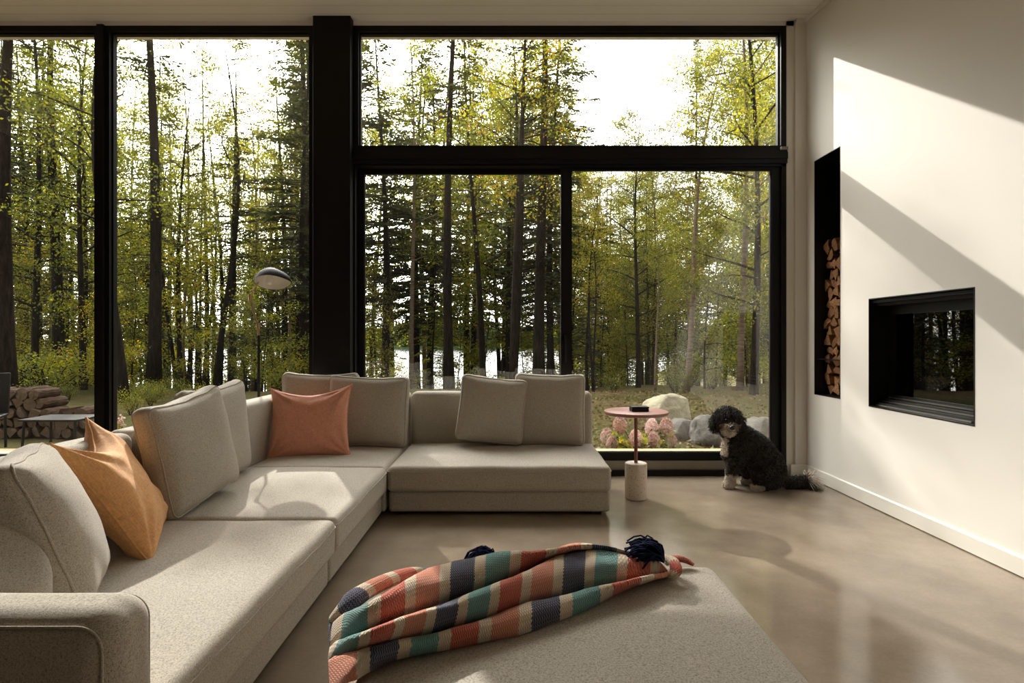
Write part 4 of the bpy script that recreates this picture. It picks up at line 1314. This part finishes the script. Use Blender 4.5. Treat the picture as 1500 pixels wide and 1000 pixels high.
filler(['spruceD', 'spruceB', 'birchA', 'spruceD'], -120, 500, 13, 24, 20, 10, 120, 1.0, (.5, .75))
filler(['spruceD', 'birchA', 'mapleB', 'spruceD'], 845, 1000, 12.5, 24, 9, 225, 300, 1.0, (.6, .9))
for c, D, h in ((3.75, 27, 19.0), (4.7, 25, 17.5), (3.1, 23, 14.6)):  # birches added in the sun's path to dapple the right wall
    plant('birchA', c-.47*D, D, h, LAB['birch_tree'][0], 'tree', LAB['birch_tree'][1], .68, None, rng); used.append((c-.47*D, D))
for c, D, h in ((2.3, 18.5, 17), (2.0, 17, 15.5), (2.5, 19.8, 17)):  # spruces added in the sun's path to throw shade on the floor
    plant('spruceD', c-.47*D, D, h, LAB['spruce_tree'][0], 'tree', LAB['spruce_tree'][1], 1.0, None, rng); used.append((c-.47*D, D))
filler(['spruceB', 'spruceD', 'birchA', 'mapleB', 'spruceB'], 520, 830, 19, 32, 8, 0, 150, 1.6)
filler(['mapleA', 'birchB', 'mapleA', 'birchA', 'spruceA'], 832, 1000, 16, 34, 20, 225, 340, 1.1)
filler(['mapleA', 'birchA', 'spruceA', 'birchB'], 1095, 1300, 14, 32, 17, 0, 180, 1.2)
filler(['spruceE', 'ash', 'mapleA', 'birchA', 'spruceE'], 520, 850, 22, 35, 12, 0, 150, 1.2)
filler(['saplingA', 'saplingB', 'spruceC', 'saplingA'], -120, 500, 12, 30, 60, 300, 480, .8)
filler(['saplingA', 'firlet', 'saplingB', 'firlet'], 520, 830, 17, 32, 13, 330, 470, 1.0)
filler(['saplingA', 'saplingB', 'saplingA', 'spruceC'], 832, 1240, 12, 30, 46, 290, 470, .8)
filler(['bushA', 'bushB'], -100, 500, 12, 24, 22, 500, 540, .6, (1, 1.5))
filler(['bushA'], -60, 430, 8.8, 12, 11, 550, 592, .5, (1, 1.5))
filler(['bushA', 'bushB'], 840, 1200, 11.5, 20, 16, 515, 550, .6, (1, 1.4))
filler(['bushA', 'bushB'], 520, 830, 16, 28, 5, 530, 560, .8, (1, 1.5))

# ------------------------------------------------------------------ boulders, hydrangea, woodpile, garden things
def stone_mat(name, a, b_):
    t = NT(name); co = t.coord()
    c = t.ramp(t.noise(co, 4, 6, .65), [(.3, a), (.7, b_)])
    t.principled(c, .9, t.bump(t.noise(co, 9, 6, .6), .7, .04), 0, .2); return t.mat
M['stone'] = stone_mat('pale_granite', srgb(150, 140, 116), srgb(206, 198, 172))
M['stone_dark'] = stone_mat('grey_granite', srgb(84, 82, 78), srgb(146, 142, 134))
def boulder(label, px, py, w, d, h, mat, seed, yaw=0):
    p = on(px, py, .0); p.z = gz(p.x, p.y)
    bm = bmesh.new(); bmesh.ops.create_icosphere(bm, subdivisions=5, radius=1)
    for v in bm.verts:
        c = v.co.copy()
        k = 1 + .32*nz(c, .9, seed) + .12*nz(c, 2.4, seed+2) + .04*nz(c, 6, seed+4)
        # flat facets
        for n, dd in (((.5,.3,.8), .80), ((-.7,-.2,.6), .82), ((.1,-.9,.3), .80), ((.9,-.3,.1), .85)):
            n = Vector(n).normalized(); s = (c*k).dot(n)
            if s > dd: k *= 1 - .75*(s-dd)/max(s, 1e-6)
        v.co = Vector((c.x*k*w/2, c.y*k*d/2, c.z*k*h*.62 + h*.30))
    m = bpy.data.meshes.new('boulder'); bm.to_mesh(m); bm.free(); m.materials.append(M[mat])
    for q in m.polygons: q.use_smooth = True
    o = bpy.data.objects.new('boulder', m); COL.objects.link(o); o.location = p; o.rotation_euler = (0, 0, yaw)
    return tag(o, label, 'rock')
boulder('pale sunlit boulder behind the round side table', 976, 622, .74, .5, .42, 'stone', 1.3, .3)
boulder('big grey boulder behind the sitting dog', 1112, 672, .58, .45, .50, 'stone_dark', 4.1, .4)
boulder('dark grey boulder peeking out beside the head of the dog', 1036, 645, .46, .4, .36, 'stone_dark', 7.7, 1.0)
boulder('low shaded rock between the pale boulder and the dog', 1000, 640, .42, .36, .26, 'stone_dark', 9.2, .2)

M['petal'] = leaf_mat('pink_hydrangea_petals', [(0, srgb(190, 146, 132)), (.5, srgb(212, 176, 166)), (1, srgb(232, 214, 204))], .4, (1, 1, 1))
M['petal_white'] = leaf_mat('white_pink_hydrangea_petals', [(0, srgb(226, 180, 172)), (.5, srgb(240, 214, 208)), (1, srgb(250, 240, 236))], .4, (1, 1, 1))
hy = at(940, 640, 6.15); hy.z = gz(hy.x, hy.y)
e = thing('hydrangea_bush', 'pink hydrangea bush in bloom outside the glass behind the round side table', 'flower', hy)
p = Plant(31); C = []; B = []
BL = [(908, 624, 1.2, 0), (889, 641, 1.1, 0), (931, 644, 1.15, 1), (955, 628, 1.2, 1), (976, 627, 1.2, 0), (957, 647, 1.05, 0), (982, 647, 1.05, 0), (896, 652, .9, 0), (940, 655, .8, 0), (968, 655, .9, 1)]
for i, (px, py, s, wh) in enumerate(BL):
    q = at(px, py, 6.15 + .12*math.sin(i*2.3)) - hy
    base = Vector((q.x*.3, q.y*.3, 0))
    p.b.tube([base, base.lerp(q, .6) + Vector((0,0,.04)), q], [.007, .005, .004], 5, caps=False)
    for k in range(34):
        f = rng.uniform(.25, .95); c = base.lerp(q, f); C.append((c.x+rng.gauss(0, .06), c.y+rng.gauss(0, .06), max(.02, c.z-.03+rng.gauss(0, .04))))
p.leaves(C, .085, 0, 1.6)
p.b.build('stems', M['bark'], e, smooth=True)
fo = bpy.data.objects.new('foliage', p.foliage_mesh('foliage', M['leaf_bright'])); COL.objects.link(fo); fo.parent = e
for i, (px, py, s, wh) in enumerate(BL):
    q = at(px, py, 6.15 + .12*math.sin(i*2.3)) - hy
    pl = Plant(50+i); C = []
    for k in range(330):
        d = Vector((rng.gauss(0,1), rng.gauss(0,1), rng.gauss(0,1))).normalized(); zz = d.z
        r_ = .058*s*(1 - .35*max(0, zz)); C.append((q.x+d.x*r_, q.y+d.y*r_, q.z+zz*.075*s+.02))
    pl.leaves(C, .030, 0, 1.15)
    bo = bpy.data.objects.new('bloom', pl.foliage_mesh('bloom', M['petal_white' if wh else 'petal'])); COL.objects.link(bo); bo.parent = e

# flowers beside the mullion
fb = at(180, 640, 6.2); fb.z = gz(fb.x, fb.y)
e = thing('flowering_plant', 'small plant with pink and yellow flowers outside, next to the black mullion', 'flower', fb)
p = Plant(35); C = [(rng.gauss(0,.12), rng.gauss(0,.1), abs(rng.gauss(.1,.06))) for k in range(160)]
p.leaves(C, .07)
for k in range(6): p.b.tube([(0,0,0), (rng.uniform(-.1,.1), rng.uniform(-.1,.1), rng.uniform(.15,.32))], [.005, .003], 4, caps=False)
p.b.build('stems', M['bark'], e); fo = bpy.data.objects.new('foliage', p.foliage_mesh('foliage', M['leaf_bright'])); COL.objects.link(fo); fo.parent = e
for (dx, dz, mt) in ((-.03, .30, 'petal'), (-.05, .22, 'petal'), (.07, .14, 'leaf_bright')):
    pl = Plant(int(dz*100)); pl.leaves([(dx+rng.gauss(0,.02), rng.gauss(0,.02), dz+rng.gauss(0,.03)) for k in range(60)], .03, 0, 1.1)
    bo = bpy.data.objects.new('bloom', pl.foliage_mesh('bloom', M[mt])); COL.objects.link(bo); bo.parent = e

# woodpile: rounds and split logs stacked on the ground outside the first window
protos2 = []
lr = random.Random(12)
for i in range(7): protos2.append(log_mesh(lr, .062+.006*(i % 4), .36, ('round', 'half', 'wedge', 'round')[i % 4]))
first = [None]*7; k = 0
y0 = 7.1
for row in range(5):
    n = 14 - row - (row > 2)*3
    for i in range(n):
        x = -6.75 + row*.062 + i*.132 + lr.uniform(-.012, .012)
        z = gz(x, y0) + .055 + row*.113 + lr.uniform(-.006, .006)
        t = k % 7
        if first[t] is None: first[t] = protos2[t].build('outdoor_log', [M['split_grey'], M['bark_log']]); o = first[t]
        else: o = first[t].copy(); COL.objects.link(o)
        o.location = (x, y0 + lr.uniform(-.03, .03), z); o.rotation_euler = (lr.uniform(0, 6.28), 0, 0)
        o.rotation_mode = 'XYZ'; o.rotation_euler = (0, 0, 0)
        o.matrix_world = Matrix.Translation(o.location) @ Matrix.Rotation(pi/2 + lr.uniform(-.12, .12), 4, 'Z') @ Matrix.Rotation(lr.uniform(0, 6.28), 4, 'X')
        tag(o, 'firewood log stacked in the woodpile outside the first window', 'firewood', 'logs of the outdoor woodpile'); k += 1

M['cedar'] = m_plain('pale_bounce_cedar', srgb(214, 178, 140), .7, 0, .2, .15, 8, .3, 60)
b = MB()
for i in range(5): b.box(-7.5, 3.2, 5.18+i*.145, 5.315+i*.145, -.02, .035)
struct(b.build('bounce_deck', M['cedar']))  # boards run on out of view and paled to bounce sun onto the ceiling
# low black table outside
q = at(92, 622, 6.35); q.z = gz(q.x, q.y)
e = thing('outdoor_table', 'low black metal garden table in front of the outdoor woodpile', 'table', q)
b = MB(); vs, fs = rbox(.62, .45, .022, .008, 2, 3); b.add(vs, fs, 0, Matrix.Translation((0,0,.33))); b.build('tabletop', M['black_matte'], e, smooth=True, angle=.6)
for sx in (-.27, .27):
    for sy in (-.18, .18):
        b = MB(); b.tube([(sx, sy, .325), (sx*1.06, sy*1.06, 0)], .013, 10); b.build('leg', M['black_matte'], e, smooth=True, angle=.6)
q = at(-42, 625, 6.0); q.z = gz(q.x, q.y)
e = thing('outdoor_chair', 'dark garden chair cut off by the outer edge of the first window', 'chair', q, .5)
b = MB(); vs, fs = rbox(.5, .48, .03, .01, 2, 3); b.add(vs, fs, 0, Matrix.Translation((0,0,.36))); b.build('seat', M['black_matte'], e, smooth=True, angle=.6)
b = MB(); vs, fs = rbox(.5, .03, .46, .012, 2, 3); b.add(vs, fs, 0, Matrix.Translation((0,.27,.58)) @ Matrix.Rotation(-.18, 4, 'X')); b.build('backrest', M['black_matte'], e, smooth=True, angle=.6)
for sx in (-.22, .22):
    for sy in (-.2, .22):
        b = MB(); b.tube([(sx, sy, .36), (sx, sy*1.1, 0)], .014, 8); b.build('leg', M['black_matte'], e, smooth=True, angle=.6)
# fallen leaves and moss tufts on the sunny strip of ground
lt = Plant(91); C = []
for k in range(7000):
    y = 5.6 + 7*rng.random()**1.3; x = rng.uniform(-.2, 1.0)*y*.62
    C.append((x, y, gz(x, y) + .012 + abs(rng.gauss(0, .012))))
lt.leaves(C, .045, .7, 1.4)
M['litter'] = leaf_mat('fallen_leaves', [(0, srgb(84, 62, 38)), (.4, srgb(124, 96, 56)), (.7, srgb(118, 110, 52)), (1, srgb(164, 134, 82))], .2, (1, 1, .8))
fl = bpy.data.objects.new('leaf_litter', lt.foliage_mesh('leaf_litter', M['litter'])); COL.objects.link(fl)
stuff(tag(fl, 'fallen leaves scattered over the mossy ground outside the glass door', 'leaves'))
# ------------------------------------------------------------------ light, sky, camera
SUN = Vector((-.47, 1.0, .68)).normalized()
sd = bpy.data.lights.new('sun', 'SUN'); sd.energy = 6.4; sd.color = (1.0, .95, .88); sd.angle = math.radians(.53)
so = bpy.data.objects.new('sun', sd); COL.objects.link(so)
so.rotation_euler = (-SUN).to_track_quat('-Z', 'Y').to_euler(); so.location = SUN*40

w = bpy.data.worlds.new('sky'); scene.world = w; w.use_nodes = True
nt = w.node_tree; N = nt.nodes; N.clear()
def nn(t): return N.new(t)
out = nn('ShaderNodeOutputWorld'); bg = nn('ShaderNodeBackground'); nt.links.new(bg.outputs[0], out.inputs[0])
tc = nn('ShaderNodeTexCoord')
def wm(op, a, b=None, clamp=False):
    x = nn('ShaderNodeMath'); x.operation = op; x.use_clamp = clamp
    for i, q in enumerate((a, b)):
        if q is None: continue
        if isinstance(q, (int, float)): x.inputs[i].default_value = q
        else: nt.links.new(q, x.inputs[i])
    return x.outputs[0]
def wmix(f, a, b):
    x = nn('ShaderNodeMix'); x.data_type = 'RGBA'
    for s, q in ((x.inputs[0], f), (x.inputs[6], a), (x.inputs[7], b)):
        if isinstance(q, (int, float)): s.default_value = q
        elif isinstance(q, tuple): s.default_value = (*q, 1)
        else: nt.links.new(q, s)
    return x.outputs[2]
dot = nn('ShaderNodeVectorMath'); dot.operation = 'DOT_PRODUCT'; dot.inputs[1].default_value = SUN
nt.links.new(tc.outputs['Generated'], dot.inputs[0])
glow = wm('POWER', wm('MAXIMUM', dot.outputs['Value'], 0.0), 9.0)
cl = nn('ShaderNodeTexNoise'); cl.inputs['Scale'].default_value = 5.0; cl.inputs['Detail'].default_value = 5
mp = nn('ShaderNodeMapping'); mp.inputs['Scale'].default_value = (1, 1, 2.2); nt.links.new(tc.outputs['Generated'], mp.inputs[0]); nt.links.new(mp.outputs[0], cl.inputs['Vector'])
cm = nn('ShaderNodeMapRange'); cm.inputs[1].default_value = .44; cm.inputs[2].default_value = .62; nt.links.new(cl.outputs['Fac'], cm.inputs[0])
d2 = nn('ShaderNodeVectorMath'); d2.operation = 'DOT_PRODUCT'; d2.inputs[1].default_value = Vector((.235, 1.0, .45)).normalized()
nt.links.new(tc.outputs['Generated'], d2.inputs[0])
gap = nn('ShaderNodeMapRange'); gap.inputs[1].default_value = .955; gap.inputs[2].default_value = .995; nt.links.new(d2.outputs['Value'], gap.inputs[0])
cloud = wm('MAXIMUM', wm('SUBTRACT', 1.0, gap.outputs[0], True), wm('MULTIPLY', cm.outputs[0], .8))
sky = wmix(cloud, (.185, .208, .226), (.85, .85, .83))
sky = wmix(glow, sky, (4.2, 4.05, 3.8))
side = wm('POWER', wm('MULTIPLY', wm('ADD', dot.outputs['Value'], 1.0), .5), 2.4)
side = wm('ADD', wm('MULTIPLY', side, 1.12), .06)
vs2 = nn('ShaderNodeVectorMath'); vs2.operation = 'SCALE'; nt.links.new(sky, vs2.inputs[0]); nt.links.new(side, vs2.inputs['Scale'])
nt.links.new(vs2.outputs[0], bg.inputs['Color'])
bg.inputs['Strength'].default_value = 5.3

cd = bpy.data.cameras.new('camera'); cd.sensor_width = 36; cd.lens = F/1500*36
cd.shift_y = -(500-CY)/1500; cd.clip_start = .05; cd.clip_end = 1000
co_ = bpy.data.objects.new('camera', cd); COL.objects.link(co_)
co_.location = (0, 0, H); co_.rotation_euler = (pi/2, 0, 0)
scene.camera = co_
vs_ = scene.view_settings
vs_.view_transform = 'Standard'; vs_.look = 'None'; vs_.gamma = 1; vs_.use_curve_mapping = False
vs_.exposure = 0.0
scene.cycles.use_denoising = True
scene.cycles.max_bounces = 10; scene.cycles.diffuse_bounces = 5; scene.cycles.transparent_max_bounces = 24
scene.cycles.caustics_reflective = False; scene.cycles.caustics_refractive = False
scene.cycles.sample_clamp_indirect = 6.0
